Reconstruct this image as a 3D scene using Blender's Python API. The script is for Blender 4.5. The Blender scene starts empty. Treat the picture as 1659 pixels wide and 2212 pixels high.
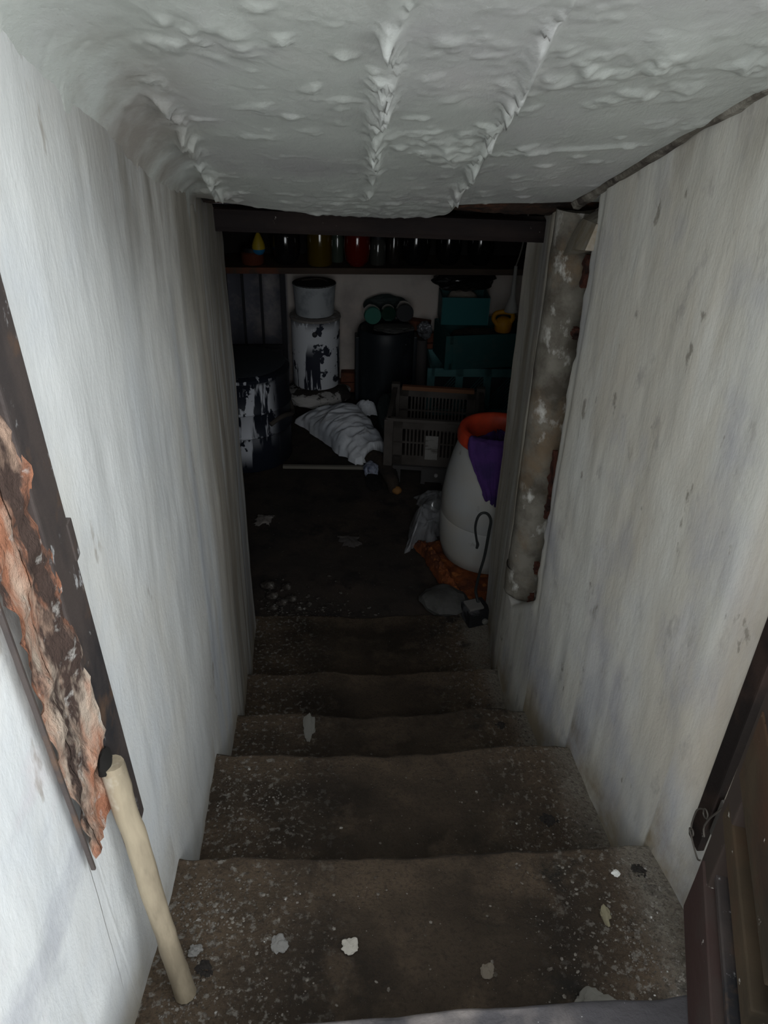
import bpy, bmesh, math, random
import numpy as np
from mathutils import Vector, Matrix

SC = bpy.context.scene
COL = SC.collection

# ---------------------------------------------------------------- camera
cam_data = bpy.data.cameras.new('camera')
cam_data.sensor_fit = 'HORIZONTAL'
cam_data.sensor_width = 36.0
cam_data.lens = 36.0 * 1661.0 / 1659.0
cam_data.clip_start = 0.02
cam = bpy.data.objects.new('camera', cam_data)
COL.objects.link(cam)
_p, _y, _r = math.radians(31.373), math.radians(5.366), math.radians(-1.703)
_f = Vector((math.sin(_y) * math.cos(_p), math.cos(_y) * math.cos(_p), -math.sin(_p)))
_rt = Vector((math.cos(_y), -math.sin(_y), 0))
_dn = _f.cross(_rt)
_right = math.cos(_r) * _rt + math.sin(_r) * _dn
_down = -math.sin(_r) * _rt + math.cos(_r) * _dn
m = Matrix((_right, -_down, -_f)).transposed().to_4x4()
m.translation = (0, 0, 1.90)
cam.matrix_world = m
SC.camera = cam

# ---------------------------------------------------------------- sky, light, exposure
world = bpy.data.worlds.new('sky')
SC.world = world
world.use_nodes = True
wn = world.node_tree.nodes
wn['Background'].inputs[0].default_value = (0.93, 0.97, 1.0, 1)
wn['Background'].inputs[1].default_value = 1.0          # plain overcast sky
pl = bpy.data.lights.new('doorway_portal', 'AREA')       # guides sky sampling through the doorway, gives no light
pl.shape = 'RECTANGLE'; pl.size = 1.7; pl.size_y = 2.3
pl.cycles.is_portal = True
po = bpy.data.objects.new('doorway_portal', pl)
COL.objects.link(po)
po.location = (0.2, 0.60, 1.75)
po.rotation_euler = (math.radians(90), 0, 0)
po['kind'] = 'helper'
SC.view_settings.view_transform = 'Standard'
SC.view_settings.look = 'None'
SC.view_settings.gamma = 1.0
SC.view_settings.use_curve_mapping = False
SC.view_settings.exposure = 2.08
SC.cycles.max_bounces = 12
SC.cycles.diffuse_bounces = 8
SC.cycles.glossy_bounces = 4
SC.cycles.transmission_bounces = 6
SC.cycles.transparent_max_bounces = 12
SC.cycles.caustics_reflective = False
SC.cycles.caustics_refractive = False
SC.cycles.sample_clamp_indirect = 4.0

# ---------------------------------------------------------------- noise
def _hash(ix, iy, iz, seed):
    h = (ix.astype(np.int64) * 374761393 + iy.astype(np.int64) * 668265263 + iz.astype(np.int64) * 2147483647 + seed * 144665) & 0xffffffff
    h = ((h ^ (h >> 13)) * 1274126177) & 0xffffffff
    h = (h ^ (h >> 16)) & 0xffffffff
    h = ((h ^ (h >> 11)) * 2246822519) & 0xffffffff
    return ((h ^ (h >> 15)) & 0xffff) / 65535.0 * 2 - 1

def vn(x, y, z=0.0, seed=0):
    x, y, z = np.broadcast_arrays(np.asarray(x, float), np.asarray(y, float), np.asarray(z, float))
    ix, iy, iz = np.floor(x), np.floor(y), np.floor(z)
    fx, fy, fz = x - ix, y - iy, z - iz
    fx, fy, fz = [t * t * (3 - 2 * t) for t in (fx, fy, fz)]
    o = 0
    for a in (0, 1):
        for b in (0, 1):
            for c in (0, 1):
                w = (fx if a else 1 - fx) * (fy if b else 1 - fy) * (fz if c else 1 - fz)
                o = o + w * _hash(ix + a, iy + b, iz + c, seed)
    return o

def fbm(x, y, z=0.0, oct=4, seed=0):
    o, amp, f, t = 0, 1.0, 1.0, 0.0
    for k in range(oct):
        o = o + amp * vn(np.asarray(x) * f, np.asarray(y) * f, np.asarray(z) * f, seed + 17 * k)
        t += amp; amp *= 0.5; f *= 2.03
    return o / t

def sstep(a, b, x):
    t = np.clip((np.asarray(x, float) - a) / (b - a), 0, 1)
    return t * t * (3 - 2 * t)

# ---------------------------------------------------------------- mesh helpers
def link(name, me, m=None, parent=None, smooth=True):
    o = bpy.data.objects.new(name, me)
    COL.objects.link(o)
    if m: me.materials.append(m)
    if parent: o.parent = parent
    if smooth:
        me.polygons.foreach_set('use_smooth', [True] * len(me.polygons))
    me.update()
    return o

def from_grid(name, P, m, parent=None, flip=False, closed=False, smooth=True):
    nu, nv = P.shape[:2]
    me = bpy.data.meshes.new(name)
    idx = np.arange(nu * nv).reshape(nu, nv)
    if closed: idx = np.vstack([idx, idx[:1]])
    q = np.stack([idx[:-1, :-1], idx[1:, :-1], idx[1:, 1:], idx[:-1, 1:]], -1).reshape(-1, 4)
    if flip: q = q[:, ::-1]
    me.from_pydata(P.reshape(-1, 3).tolist(), [], q.tolist())
    return link(name, me, m, parent, smooth)

class MB:
    """collects shapes, links them as one mesh"""
    def __init__(s): s.v, s.f = [], []
    def add(s, v, f):
        n = len(s.v); s.v += [tuple(p) for p in v]; s.f += [tuple(i + n for i in q) for q in f]; return s
    def box(s, c, d, rot=0.0, M=None):
        x, y, z = [k / 2 for k in d]
        vs = [Vector(p) for p in ((-x,-y,-z),(x,-y,-z),(x,y,-z),(-x,y,-z),(-x,-y,z),(x,-y,z),(x,y,z),(-x,y,z))]
        R = M if M is not None else Matrix.Rotation(rot, 3, 'Z')
        return s.add([R @ p + Vector(c) for p in vs], [(3,2,1,0),(4,5,6,7),(0,1,5,4),(1,2,6,5),(2,3,7,6),(3,0,4,7)])
    def lathe(s, prof, n=28, c=(0, 0, 0), sx=1.0, sy=1.0, cap=(True, True)):
        vs, fs = [], []
        for r, z in prof:
            for k in range(n):
                a = 2 * math.pi * k / n
                vs.append((c[0] + r * sx * math.cos(a), c[1] + r * sy * math.sin(a), c[2] + z))
        for i in range(len(prof) - 1):
            for k in range(n):
                a, b = i * n + k, i * n + (k + 1) % n
                fs.append((a, b, b + n, a + n))
        if cap[0]: fs.append(tuple(range(n - 1, -1, -1)))
        if cap[1]: fs.append(tuple(range((len(prof) - 1) * n, len(prof) * n)))
        return s.add(vs, fs)
    def tube(s, pts, r, n=8, res=6):
        P = [Vector(p) for p in pts]
        rr = r if isinstance(r, (list, tuple)) else [r] * len(P)
        Q, R = [], []
        for i in range(len(P) - 1):
            p0, p1, p2, p3 = P[max(i - 1, 0)], P[i], P[i + 1], P[min(i + 2, len(P) - 1)]
            for k in range(res):
                t = k / res
                Q.append(0.5 * ((2 * p1) + (p2 - p0) * t + (2 * p0 - 5 * p1 + 4 * p2 - p3) * t * t + (3 * p1 - p0 - 3 * p2 + p3) * t ** 3))
                R.append(rr[i] * (1 - t) + rr[i + 1] * t)
        Q.append(P[-1]); R.append(rr[-1])
        vs, fs = [], []
        ref = Vector((0.31, 0.17, 0.93))
        for i, q in enumerate(Q):
            d = (Q[min(i + 1, len(Q) - 1)] - Q[max(i - 1, 0)]).normalized()
            a = d.cross(ref).normalized(); b = d.cross(a)
            for k in range(n):
                t = 2 * math.pi * k / n
                vs.append(q + a * (R[i] * math.cos(t)) + b * (R[i] * math.sin(t)))
        for i in range(len(Q) - 1):
            for k in range(n):
                a, b = i * n + k, i * n + (k + 1) % n
                fs.append((a, b, b + n, a + n))
        fs.append(tuple(range(n - 1, -1, -1))); fs.append(tuple(range((len(Q) - 1) * n, len(Q) * n)))
        return s.add(vs, fs)
    def build(s, name, m, parent=None, smooth=False, bev=0.0, noise=None):
        me = bpy.data.meshes.new(name)
        v = np.array(s.v, float)
        if noise:
            a, sc, sd = noise
            v = v + a * np.stack([fbm(v[:, 0] * sc, v[:, 1] * sc, v[:, 2] * sc, 3, sd + k) for k in range(3)], -1)
        me.from_pydata(v.tolist(), [], s.f)
        bm = bmesh.new(); bm.from_mesh(me)
        bmesh.ops.recalc_face_normals(bm, faces=bm.faces)
        if bev:
            bmesh.ops.bevel(bm, geom=list(bm.edges), offset=bev, segments=2, profile=0.7, affect='EDGES', clamp_overlap=True)
        bm.to_mesh(me); bm.free()
        o = link(name, me, m, parent, smooth)
        if smooth and hasattr(me, 'set_sharp_from_angle'):
            me.set_sharp_from_angle(angle=math.radians(42))
        return o

def tag(o, label=None, cat=None, group=None, kind=None):
    if label: o['label'] = label
    if cat: o['category'] = cat
    if group: o['group'] = group
    if kind: o['kind'] = kind
    return o

def empty(name, loc, label, cat, group=None, rz=0.0):
    o = bpy.data.objects.new(name, None)
    o.empty_display_size = 0.05
    COL.objects.link(o)
    o.location = loc
    o.rotation_euler = (0, 0, rz)
    return tag(o, label, cat, group)

# ---------------------------------------------------------------- materials
def mat(name, c, rough=0.9, metal=0.0, layers=(), bump=None, bump2=None, alpha=1.0, trans=0.0, spec=0.3, coat=0.0):
    m = bpy.data.materials.new(name); m.use_nodes = True
    nt = m.node_tree; N = nt.nodes; L = nt.links
    b = N['Principled BSDF']
    tc = N.new('ShaderNodeTexCoord')
    def noise(scale, st, det, off, rgh=0.6):
        mp = N.new('ShaderNodeMapping'); mp.inputs['Scale'].default_value = st; mp.inputs['Location'].default_value = (off, off * 0.7, -off)
        L.new(tc.outputs['Object'], mp.inputs['Vector'])
        nz = N.new('ShaderNodeTexNoise'); nz.inputs['Scale'].default_value = scale; nz.inputs['Detail'].default_value = det; nz.inputs['Roughness'].default_value = rgh
        L.new(mp.outputs[0], nz.inputs['Vector'])
        return nz.outputs[0]
    col = None
    for i, l in enumerate(layers):
        f = noise(l['s'], l.get('st', (1, 1, 1)), l.get('det', 5), l.get('off', 3.1 * i + 1.3), l.get('rgh', 0.62))
        mr = N.new('ShaderNodeMapRange'); mr.inputs['From Min'].default_value = l['lo']; mr.inputs['From Max'].default_value = l['hi']
        mr.inputs['To Max'].default_value = l.get('amt', 1.0)
        L.new(f, mr.inputs['Value']); fac = mr.outputs[0]
        for ax, a0, a1 in l.get('mask', ()):
            if isinstance(ax, str):
                sp = N.new('ShaderNodeAttribute'); sp.attribute_name = ax; ax = 'Fac'
            else:
                sp = N.new('ShaderNodeSeparateXYZ'); L.new(tc.outputs['Object'], sp.inputs[0])
            m2 = N.new('ShaderNodeMapRange'); m2.interpolation_type = 'SMOOTHSTEP'
            m2.inputs['From Min'].default_value = a0; m2.inputs['From Max'].default_value = a1
            L.new(sp.outputs[ax], m2.inputs['Value'])
            mu = N.new('ShaderNodeMath'); mu.operation = 'MULTIPLY'; L.new(fac, mu.inputs[0]); L.new(m2.outputs[0], mu.inputs[1]); fac = mu.outputs[0]
        mx = N.new('ShaderNodeMixRGB'); L.new(fac, mx.inputs['Fac'])
        if col is None: mx.inputs['Color1'].default_value = (*c, 1)
        else: L.new(col, mx.inputs['Color1'])
        mx.inputs['Color2'].default_value = (*l['c'], 1)
        col = mx.outputs[0]
    if col is None: b.inputs['Base Color'].default_value = (*c, 1)
    else: L.new(col, b.inputs['Base Color'])
    prev = None
    for bp in (bump, bump2):
        if not bp: continue
        scale, strength, st = bp[:3]
        nz = noise(scale, st, 6, 7.7 + scale, 0.65)
        bn = N.new('ShaderNodeBump'); bn.inputs['Strength'].default_value = strength; bn.inputs['Distance'].default_value = bp[3] if len(bp) > 3 else 0.01
        L.new(nz, bn.inputs['Height'])
        if prev: L.new(prev, bn.inputs['Normal'])
        prev = bn.outputs[0]
    if prev: L.new(prev, b.inputs['Normal'])
    b.inputs['Roughness'].default_value = rough
    b.inputs['Metallic'].default_value = metal
    b.inputs['Alpha'].default_value = alpha
    b.inputs['Transmission Weight'].default_value = trans
    b.inputs['Specular IOR Level'].default_value = spec
    b.inputs['Coat Weight'].default_value = coat
    return m

V = (1, 1, 0.09)       # noise stretched down a wall
H = {}
H['wall_l'] = mat('whitewash_left', (0.60, 0.61, 0.60), 0.85, layers=[
    dict(c=(0.50, 0.53, 0.56), s=3.0, lo=0.45, hi=0.7, amt=0.7),
    dict(c=(0.60, 0.57, 0.50), s=2.2, st=(1, 1, 0.6), lo=0.47, hi=0.65, amt=0.6),
    dict(c=(0.34, 0.31, 0.26), s=9.0, st=(1, 1, 0.10), lo=0.34, hi=0.56, amt=0.85, mask=[(1, 0.95, 1.8)]),
    dict(c=(0.19, 0.155, 0.115), s=16.0, st=(1, 1, 0.06), lo=0.46, hi=0.62, amt=0.85, mask=[(1, 1.25, 2.0)]),
    dict(c=(0.40, 0.45, 0.53), s=7.0, st=(1, 1, 0.12), lo=0.55, hi=0.68, amt=0.6, mask=[(1, 1.1, 1.5)]),
    dict(c=(0.17, 0.155, 0.13), s=6.0, st=(1, 1, 0.3), lo=0.26, hi=0.52, amt=0.88, mask=[('joint', 0.40, 0.08), (1, 0.70, 1.2)]),
    dict(c=(0.27, 0.24, 0.20), s=11.0, st=(1, 1, 0.35), lo=0.66, hi=0.70, amt=0.7),
    dict(c=(0.30, 0.26, 0.19), s=5.0, lo=0.36, hi=0.58, amt=0.75, mask=[('foot', 0.11, 0.0)]),
    dict(c=(0.36, 0.37, 0.40), s=4.5, st=(1, 0.7, 1), lo=0.52, hi=0.63, amt=0.65, mask=[(1, 0.72, 0.55)]),
    dict(c=(0.56, 0.47, 0.49), s=3.5, lo=0.56, hi=0.68, amt=0.5, mask=[(1, 0.72, 0.55)])],
    bump=(22, 0.28, (1, 1, 0.2), 0.008), bump2=(90, 0.25, (1, 1, 0.6), 0.004))
H['wall_r'] = mat('whitewash_right', (0.56, 0.55, 0.505), 0.85, layers=[
    dict(c=(0.50, 0.46, 0.39), s=3.5, st=(1, 1, 0.5), lo=0.45, hi=0.66, amt=0.75),
    dict(c=(0.36, 0.36, 0.40), s=3.2, st=(1, 1, 0.8), lo=0.50, hi=0.66, amt=0.7),
    dict(c=(0.28, 0.26, 0.24), s=16.0, st=(1, 1, 0.6), lo=0.60, hi=0.70, amt=0.6),
    dict(c=(0.64, 0.64, 0.61), s=8.0, st=(1, 1, 0.25), lo=0.50, hi=0.68, amt=0.6),
    dict(c=(0.34, 0.29, 0.22), s=10.0, st=(1, 1, 0.08), lo=0.40, hi=0.64, amt=0.85, mask=[(1, 1.6, 2.0)]),
    dict(c=(0.36, 0.38, 0.44), s=6.0, st=(1, 1, 0.4), lo=0.44, hi=0.62, amt=0.75, mask=[('foot', 0.30, 0.08)]),
    dict(c=(0.22, 0.175, 0.115), s=5.0, lo=0.32, hi=0.54, amt=0.92, mask=[('foot', 0.19, 0.0)]),
    dict(c=(0.30, 0.27, 0.22), s=9.0, st=(1, 1, 0.3), lo=0.50, hi=0.66, amt=0.7, mask=[('joint', 0.16, 0.02)]),
    dict(c=(0.46, 0.40, 0.32), s=5.0, st=(1, 1, 0.3), lo=0.36, hi=0.56, amt=0.7, mask=[(1, 0.86, 0.79), (2, 0.78, 0.95)]),
    dict(c=(0.20, 0.18, 0.15), s=19.0, st=(1, 1, 0.5), lo=0.655, hi=0.70, amt=0.75)],
    bump=(20, 0.30, (1, 1, 0.2), 0.008), bump2=(90, 0.25, (1, 1, 0.6), 0.004))
H['ceil'] = mat('painted_ceiling', (0.49, 0.515, 0.485), 0.36, layers=[
    dict(c=(0.47, 0.46, 0.47), s=3.0, lo=0.48, hi=0.7, amt=0.75),
    dict(c=(0.66, 0.66, 0.63), s=5.0, lo=0.55, hi=0.75, amt=0.5),
    dict(c=(0.36, 0.35, 0.36), s=4.0, lo=0.48, hi=0.64, amt=0.65, mask=[(1, 1.2, 1.5)]),
    dict(c=(0.24, 0.215, 0.185), s=6.0, lo=0.40, hi=0.60, amt=0.85, mask=[(0, -0.10, -0.25), (1, 0.75, 1.1)]),
    dict(c=(0.25, 0.22, 0.19), s=30.0, lo=0.72, hi=0.75, amt=0.8)],
    bump=(60, 0.30, (1, 0.35, 1), 0.006), bump2=(180, 0.25, (1, 0.6, 1), 0.003), spec=0.6)
def step_mat(name, c, dark, light):
    return mat(name, c, 0.92, layers=[
        dict(c=dark, s=4.0, lo=0.38, hi=0.60, amt=0.9),
        dict(c=tuple(k * 1.7 for k in c), s=11.0, lo=0.52, hi=0.66, amt=0.6),
        dict(c=tuple(k * 2.6 for k in c), s=2.4, lo=0.36, hi=0.58, amt=0.75, mask=[(0, 0.36, 0.56)]),
        dict(c=tuple(k * 2.6 for k in c), s=3.4, lo=0.36, hi=0.58, amt=0.6, mask=[(0, -0.02, -0.22)]),
        dict(c=tuple(k * 2.2 for k in c), s=5.0, lo=0.40, hi=0.60, amt=0.7, mask=[('lip', 0.3, 1.0)]),
        dict(c=light, s=75.0, lo=0.55, hi=0.63, amt=0.8, mask=[(0, 0.08, -0.20)]),
        dict(c=light, s=75.0, lo=0.56, hi=0.63, amt=0.7, mask=[(0, 0.30, 0.52)]),
        dict(c=(0.19, 0.17, 0.14), s=6.0, lo=0.28, hi=0.50, amt=0.85, mask=[(0, 0.49, 0.56)]),
        dict(c=(0.018, 0.014, 0.010), s=150.0, lo=0.50, hi=0.66, amt=0.55),
        dict(c=(0.010, 0.009, 0.007), s=9.0, lo=0.56, hi=0.68, amt=0.85, mask=[(0, 0.20, 0.40)]),
        dict(c=light, s=170.0, lo=0.72, hi=0.75, amt=0.8)],
        bump=(60, 0.9, (1, 1, 1), 0.012), bump2=(220, 0.8, (1, 1, 1), 0.005))
H['step'] = step_mat('worn_concrete', (0.052, 0.037, 0.024), (0.019, 0.013, 0.008), (0.23, 0.215, 0.19))
H['thresh'] = mat('dark_threshold', (0.055, 0.052, 0.056), 0.8, layers=[
    dict(c=(0.17, 0.15, 0.14), s=6.0, lo=0.5, hi=0.62, amt=0.8, mask=[(0, 0.42, 0.2)]),
    dict(c=(0.015, 0.014, 0.014), s=7.0, lo=0.45, hi=0.6, amt=0.9, mask=[(0, 0.0, -0.12)]),
    dict(c=(0.55, 0.55, 0.55), s=85.0, lo=0.70, hi=0.73)], bump=(90, 0.5, (1, 1, 1), 0.005))
H['floor'] = mat('dirt_floor', (0.030, 0.024, 0.020), 0.95, layers=[
    dict(c=(0.050, 0.036, 0.028), s=3.0, lo=0.45, hi=0.65), dict(c=(0.016, 0.013, 0.012), s=8.0, lo=0.5, hi=0.65),
    dict(c=(0.10, 0.09, 0.08), s=70.0, lo=0.66, hi=0.70, amt=0.8)], bump=(50, 0.6, (1, 1, 1), 0.008))
H['back'] = mat('cellar_plaster', (0.60, 0.54, 0.49), 0.92, layers=[
    dict(c=(0.42, 0.37, 0.34), s=3.0, lo=0.45, hi=0.65), dict(c=(0.62, 0.52, 0.46), s=6.0, lo=0.5, hi=0.7, amt=0.7),
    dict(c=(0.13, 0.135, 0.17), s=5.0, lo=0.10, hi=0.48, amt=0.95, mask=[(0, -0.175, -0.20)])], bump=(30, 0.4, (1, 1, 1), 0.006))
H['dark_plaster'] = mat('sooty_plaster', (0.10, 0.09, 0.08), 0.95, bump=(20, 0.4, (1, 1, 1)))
H['yard'] = mat('yard_concrete', (0.55, 0.54, 0.51), 0.9, bump=(20, 0.3, (1, 1, 1)))
H['rust'] = mat('flaking_rust', (0.30, 0.13, 0.075), 0.9, layers=[
    dict(c=(0.36, 0.29, 0.23), s=11.0, st=(1, 1, 0.25), lo=0.46, hi=0.56),
    dict(c=(0.055, 0.035, 0.028), s=16.0, st=(1, 1, 0.35), lo=0.50, hi=0.58), dict(c=(0.44, 0.30, 0.22), s=18.0, st=(1, 1, 0.4), lo=0.55, hi=0.66, amt=0.8),
    dict(c=(0.45, 0.43, 0.40), s=30.0, lo=0.60, hi=0.68, amt=0.7)], bump=(45, 0.9, (1, 1, 0.5), 0.012))
H['iron'] = mat('old_brown_iron', (0.085, 0.068, 0.062), 0.55, 0.3, layers=[
    dict(c=(0.030, 0.030, 0.034), s=5.0, st=(1, 1, 0.5), lo=0.42, hi=0.6), dict(c=(0.16, 0.095, 0.06), s=12.0, lo=0.55, hi=0.66, amt=0.7),
    dict(c=(0.55, 0.55, 0.55), s=42.0, st=(1, 1, 0.6), lo=0.63, hi=0.70, amt=0.85)], bump=(40, 0.35, (1, 1, 1), 0.004), spec=0.5)
H['iron_dark'] = mat('black_iron', (0.016, 0.012, 0.011), 0.6, 0.2, layers=[
    dict(c=(0.04, 0.025, 0.02), s=9.0, lo=0.5, hi=0.65), dict(c=(0.4, 0.4, 0.38), s=60.0, lo=0.71, hi=0.74)], bump=(50, 0.3, (1, 1, 1), 0.004))
H['beam'] = mat('brown_steel_beam', (0.022, 0.015, 0.013), 0.7, 0.0, layers=[
    dict(c=(0.011, 0.008, 0.008), s=7.0, st=(0.3, 1, 1), lo=0.45, hi=0.62), dict(c=(0.35, 0.33, 0.30), s=60.0, lo=0.70, hi=0.74)], bump=(40, 0.5, (0.4, 1, 1), 0.005), spec=0.12)
H['rust_mas'] = mat('rusty_rubble', (0.06, 0.033, 0.022), 0.95, layers=[
    dict(c=(0.16, 0.065, 0.035), s=9.0, lo=0.52, hi=0.62), dict(c=(0.020, 0.014, 0.012), s=12.0, lo=0.48, hi=0.60),
    dict(c=(0.35, 0.33, 0.31), s=34.0, st=(1, 0.4, 1), lo=0.66, hi=0.70, amt=0.8)], bump=(40, 0.9, (1, 1, 1), 0.015))
H['stick'] = mat('weathered_stick', (0.34, 0.285, 0.20), 0.75, layers=[
    dict(c=(0.20, 0.165, 0.115), s=14.0, st=(1, 1, 0.25), lo=0.45, hi=0.62), dict(c=(0.62, 0.58, 0.50), s=12.0, st=(1, 1, 0.6), lo=0.60, hi=0.70, amt=0.7)],
    bump=(40, 0.3, (1, 1, 0.25), 0.003))
H['slat'] = mat('brown_slat', (0.062, 0.043, 0.025), 0.75, layers=[
    dict(c=(0.022, 0.018, 0.012), s=6.0, st=(0.4, 0.4, 1), lo=0.45, hi=0.62), dict(c=(0.075, 0.030, 0.016), s=3.0, lo=0.5, hi=0.65, amt=0.7),
    dict(c=(0.5, 0.48, 0.44), s=50.0, lo=0.69, hi=0.72, amt=0.9)], bump=(30, 0.35, (1, 1, 1), 0.004))
H['slat_red'] = mat('red_brown_board', (0.050, 0.027, 0.024), 0.7, layers=[
    dict(c=(0.055, 0.040, 0.035), s=5.0, lo=0.45, hi=0.6), dict(c=(0.5, 0.48, 0.45), s=34.0, lo=0.70, hi=0.73, amt=0.9)], bump=(30, 0.3, (1, 1, 1), 0.004))
H['lump'] = mat('broken_plaster', (0.46, 0.46, 0.42), 0.9, layers=[dict(c=(0.27, 0.22, 0.17), s=14.0, lo=0.5, hi=0.62, amt=0.8)], bump=(40, 0.5, (1, 1, 1), 0.006))
H['pipe'] = mat('plastered_pipe', (0.20, 0.185, 0.155), 0.85, layers=[
    dict(c=(0.085, 0.073, 0.057), s=9.0, lo=0.43, hi=0.62), dict(c=(0.20, 0.14, 0.085), s=6.0, lo=0.52, hi=0.66, amt=0.7),
    dict(c=(0.62, 0.61, 0.57), s=16.0, st=(1, 1, 0.6), lo=0.56, hi=0.66, amt=0.85, mask=[(1, 0.0, -0.05)])], bump=(50, 0.5, (1, 1, 0.7), 0.006))
H['rustred'] = mat('red_rust', (0.085, 0.030, 0.020), 0.9, layers=[dict(c=(0.03, 0.015, 0.012), s=30.0, lo=0.48, hi=0.6)], bump=(50, 0.6, (1, 1, 1), 0.006))

# ================================================================ the setting
CZ0, CS = 2.263, -0.3754                       # sloping soffit: z = CZ0 + CS*y
def ceil_z(y): return CZ0 + CS * np.asarray(y, float)
def ip(xs, ys): return lambda t: np.interp(t, xs, ys)
x_left = ip([-0.6, 0.3, 0.62, 0.80, 1.25, 1.55, 1.90, 2.3], [-0.38, -0.325, -0.289, -0.268, -0.253, -0.243, -0.253, -0.262])
_xr = ip([0.60, 0.72, 0.85, 1.24, 1.53, 1.75], [0.604, 0.600, 0.583, 0.572, 0.556, 0.562])
def x_right(y, z=0.3):
    lo = 0.562 + (0.620 - 0.562) * sstep(1.80, 2.30, y)
    ys_ = 1.585 + 0.012 * vn(z * 14, 0.3, 0, 5) + 0.010 * vn(z * 40, 0.3, 0, 6)
    hi = np.where(y < 1.75, 0.560, lo) + 0.090 * np.clip((y - ys_) / 0.19, 0, 1) * (1 - sstep(1.885, 1.95, y))
    zw_ = 0.455 + 0.16 * np.clip((1.80 - np.asarray(y, float)) / 0.20, 0, 1)
    w = sstep(zw_, zw_ + 0.03, z)
    lo = np.where(y < 1.75, _xr(y), lo)
    hi = np.where(y < 1.55, _xr(y), hi)
    return lo * (1 - w) + hi * w

def wall_grid(xf, y0, y1, side, seed, dy=0.009, dz=0.009, z0=-0.05):
    ys = np.concatenate([np.arange(y0, y1, dy), y1 + 0.02 * np.sin(np.linspace(0, math.pi / 2, 7))])
    nv = int(2.1 / dz)
    Y = np.repeat(ys[:, None], nv, 1)
    zt = np.where(ys < 0.62, 2.6, ceil_z(ys) + 0.05)
    Z = z0 + (zt[:, None] - z0) * np.linspace(0, 1, nv)[None, :]
    X = xf(Y, Z)
    d = 0.007 * fbm(Y * 3, Z * 2.2, 0, 4, seed) + 0.0022 * fbm(Y * 22, Z * 5, 0, 3, seed + 5) + 0.0035 * np.minimum(0, fbm(Y * 13, Z * 9, 0, 2, seed + 9) + 0.45)
    X = X - side * d
    # the free end turns away from the passage, ragged
    over = np.clip((Y - y1) / 0.02, 0, 1)
    X = X + side * 0.03 * over ** 2
    Y = Y + (0.006 * fbm(Z * 16, 2.2, 0, 3, seed + 3)) * sstep(y1 - 0.1, y1, Y)
    # splash foot near each tread stays flat
    P = np.stack([X, Y, Z], -1)
    P2 = P[-1:].copy(); P2[..., 0] += side * 0.14
    P = np.concatenate([P, P2], 0)
    return P
def set_attr(o, name, vals):
    at = o.data.attributes.new(name, 'FLOAT', 'POINT'); at.data.foreach_set('value', np.asarray(vals, np.float32).ravel())
SY = [0.51, 0.857, 1.242, 1.535, 1.884, 2.335]
SZ = [0.826, 0.655, 0.483, 0.311, 0.139, 0.012]
def wall_attrs(o, P):
    y, z = P[..., 1], P[..., 2]
    lvl = np.array(SZ)[np.clip(np.searchsorted(np.array(SY), y), 0, 5)]
    set_attr(o, 'foot', z - lvl + 0.05 * fbm(y * 7, z * 7, 0, 3, 15))
    set_attr(o, 'joint', ceil_z(y) - z)
PL = wall_grid(lambda y, z: x_left(y), -0.6, 2.30, -1, 11)
wl = from_grid('wall_left', PL, H['wall_l'])
wall_attrs(wl, PL)
tag(wl, 'whitewashed plaster wall on the side with the rusty post', kind='structure')
PR = wall_grid(x_right, 0.60, 2.32, 1, 23)
wr = from_grid('wall_right', PR, H['wall_r'], flip=True)
wall_attrs(wr, PR)
tag(wr, 'whitewashed plaster wall with the embedded pipe', kind='structure')

# sloping ceiling over the stairs, with board ridges cast into it
nu, nv = 230, 300
U = np.linspace(-0.36, 0.70, nu)
e_end = ip([-0.36, -0.23, -0.196, -0.02, 0.154, 0.26, 0.287, 0.30, 0.45, 0.62, 0.75], [1.72, 1.72, 1.735, 1.80, 1.855, 1.82, 1.80, 1.755, 1.735, 1.705, 1.70])
ee = e_end(U) + 0.006 * fbm(U * 30, 0.3, 0, 3, 4)
X = np.repeat(U[:, None], nv, 1)
Y = 0.60 + (ee[:, None] - 0.60) * np.linspace(0, 1, nv)[None, :]
d = 0.005 * fbm(X * 4, Y * 4, 0, 3, 31)
bmp = fbm(X * 30, Y * 30, 0, 3, 35); d += 0.0062 * np.clip(bmp - 0.24, 0, 1) * (1 + 1.2 * sstep(0.0, 0.5, fbm(X * 5, Y * 4, 0, 2, 41)))
d -= 0.003 * np.clip(-bmp - 0.42, 0, 1)
crust = sstep(1.45, 1.80, Y) * sstep(0.35, 0.25, X) * sstep(-0.15, 0.05, X)
d += crust * 0.006 * np.abs(fbm(X * 45, Y * 30, 0, 3, 47))
def ridge(xc, w, amp, y0, y1, seed, lf=22, lo=0.25):
    xx = xc + 0.006 * fbm(Y * 9, 0.1, 0, 2, seed)
    g = np.exp(-((X - xx) / (w * (0.95 + 0.55 * vn(Y * 24, 0.4, 0, seed + 3)))) ** 2)
    lump = lo + np.clip(1.6 * fbm(Y * lf * 0.8 + 1.6 * vn(X * 70, Y * 14, 0, seed + 4), X * 60 + 3 * vn(Y * 15, 0.2, 0, seed + 8), 0, 3, seed + 1) + 0.30 + 0.6 * vn(Y * 9, 0.7, 0, seed + 7), 0, 2)
    return amp * g * lump * sstep(y0, y0 + 0.12, Y) * sstep(y1, y1 - 0.1, Y)
d += ridge(-0.190 + 0.004 * (Y - 1.3), 0.011, 0.024, 1.00, 1.72, 51, 38)
d += ridge(0.078 + 0.028 * (Y - 0.87), 0.012, 0.030, 0.50, 1.40, 52, 40) + ridge(0.10, 0.010, 0.011, 1.2, 1.70, 55, 36)
xs_step = 0.247 + 0.052 * (Y - 0.86) / 0.89 + 0.005 * fbm(Y * 10, 0.6, 0, 3, 57)
d += 0.011 * sstep(0.006, -0.006, X - xs_step) * sstep(-0.32, -0.1, X + 0 * Y)
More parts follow.
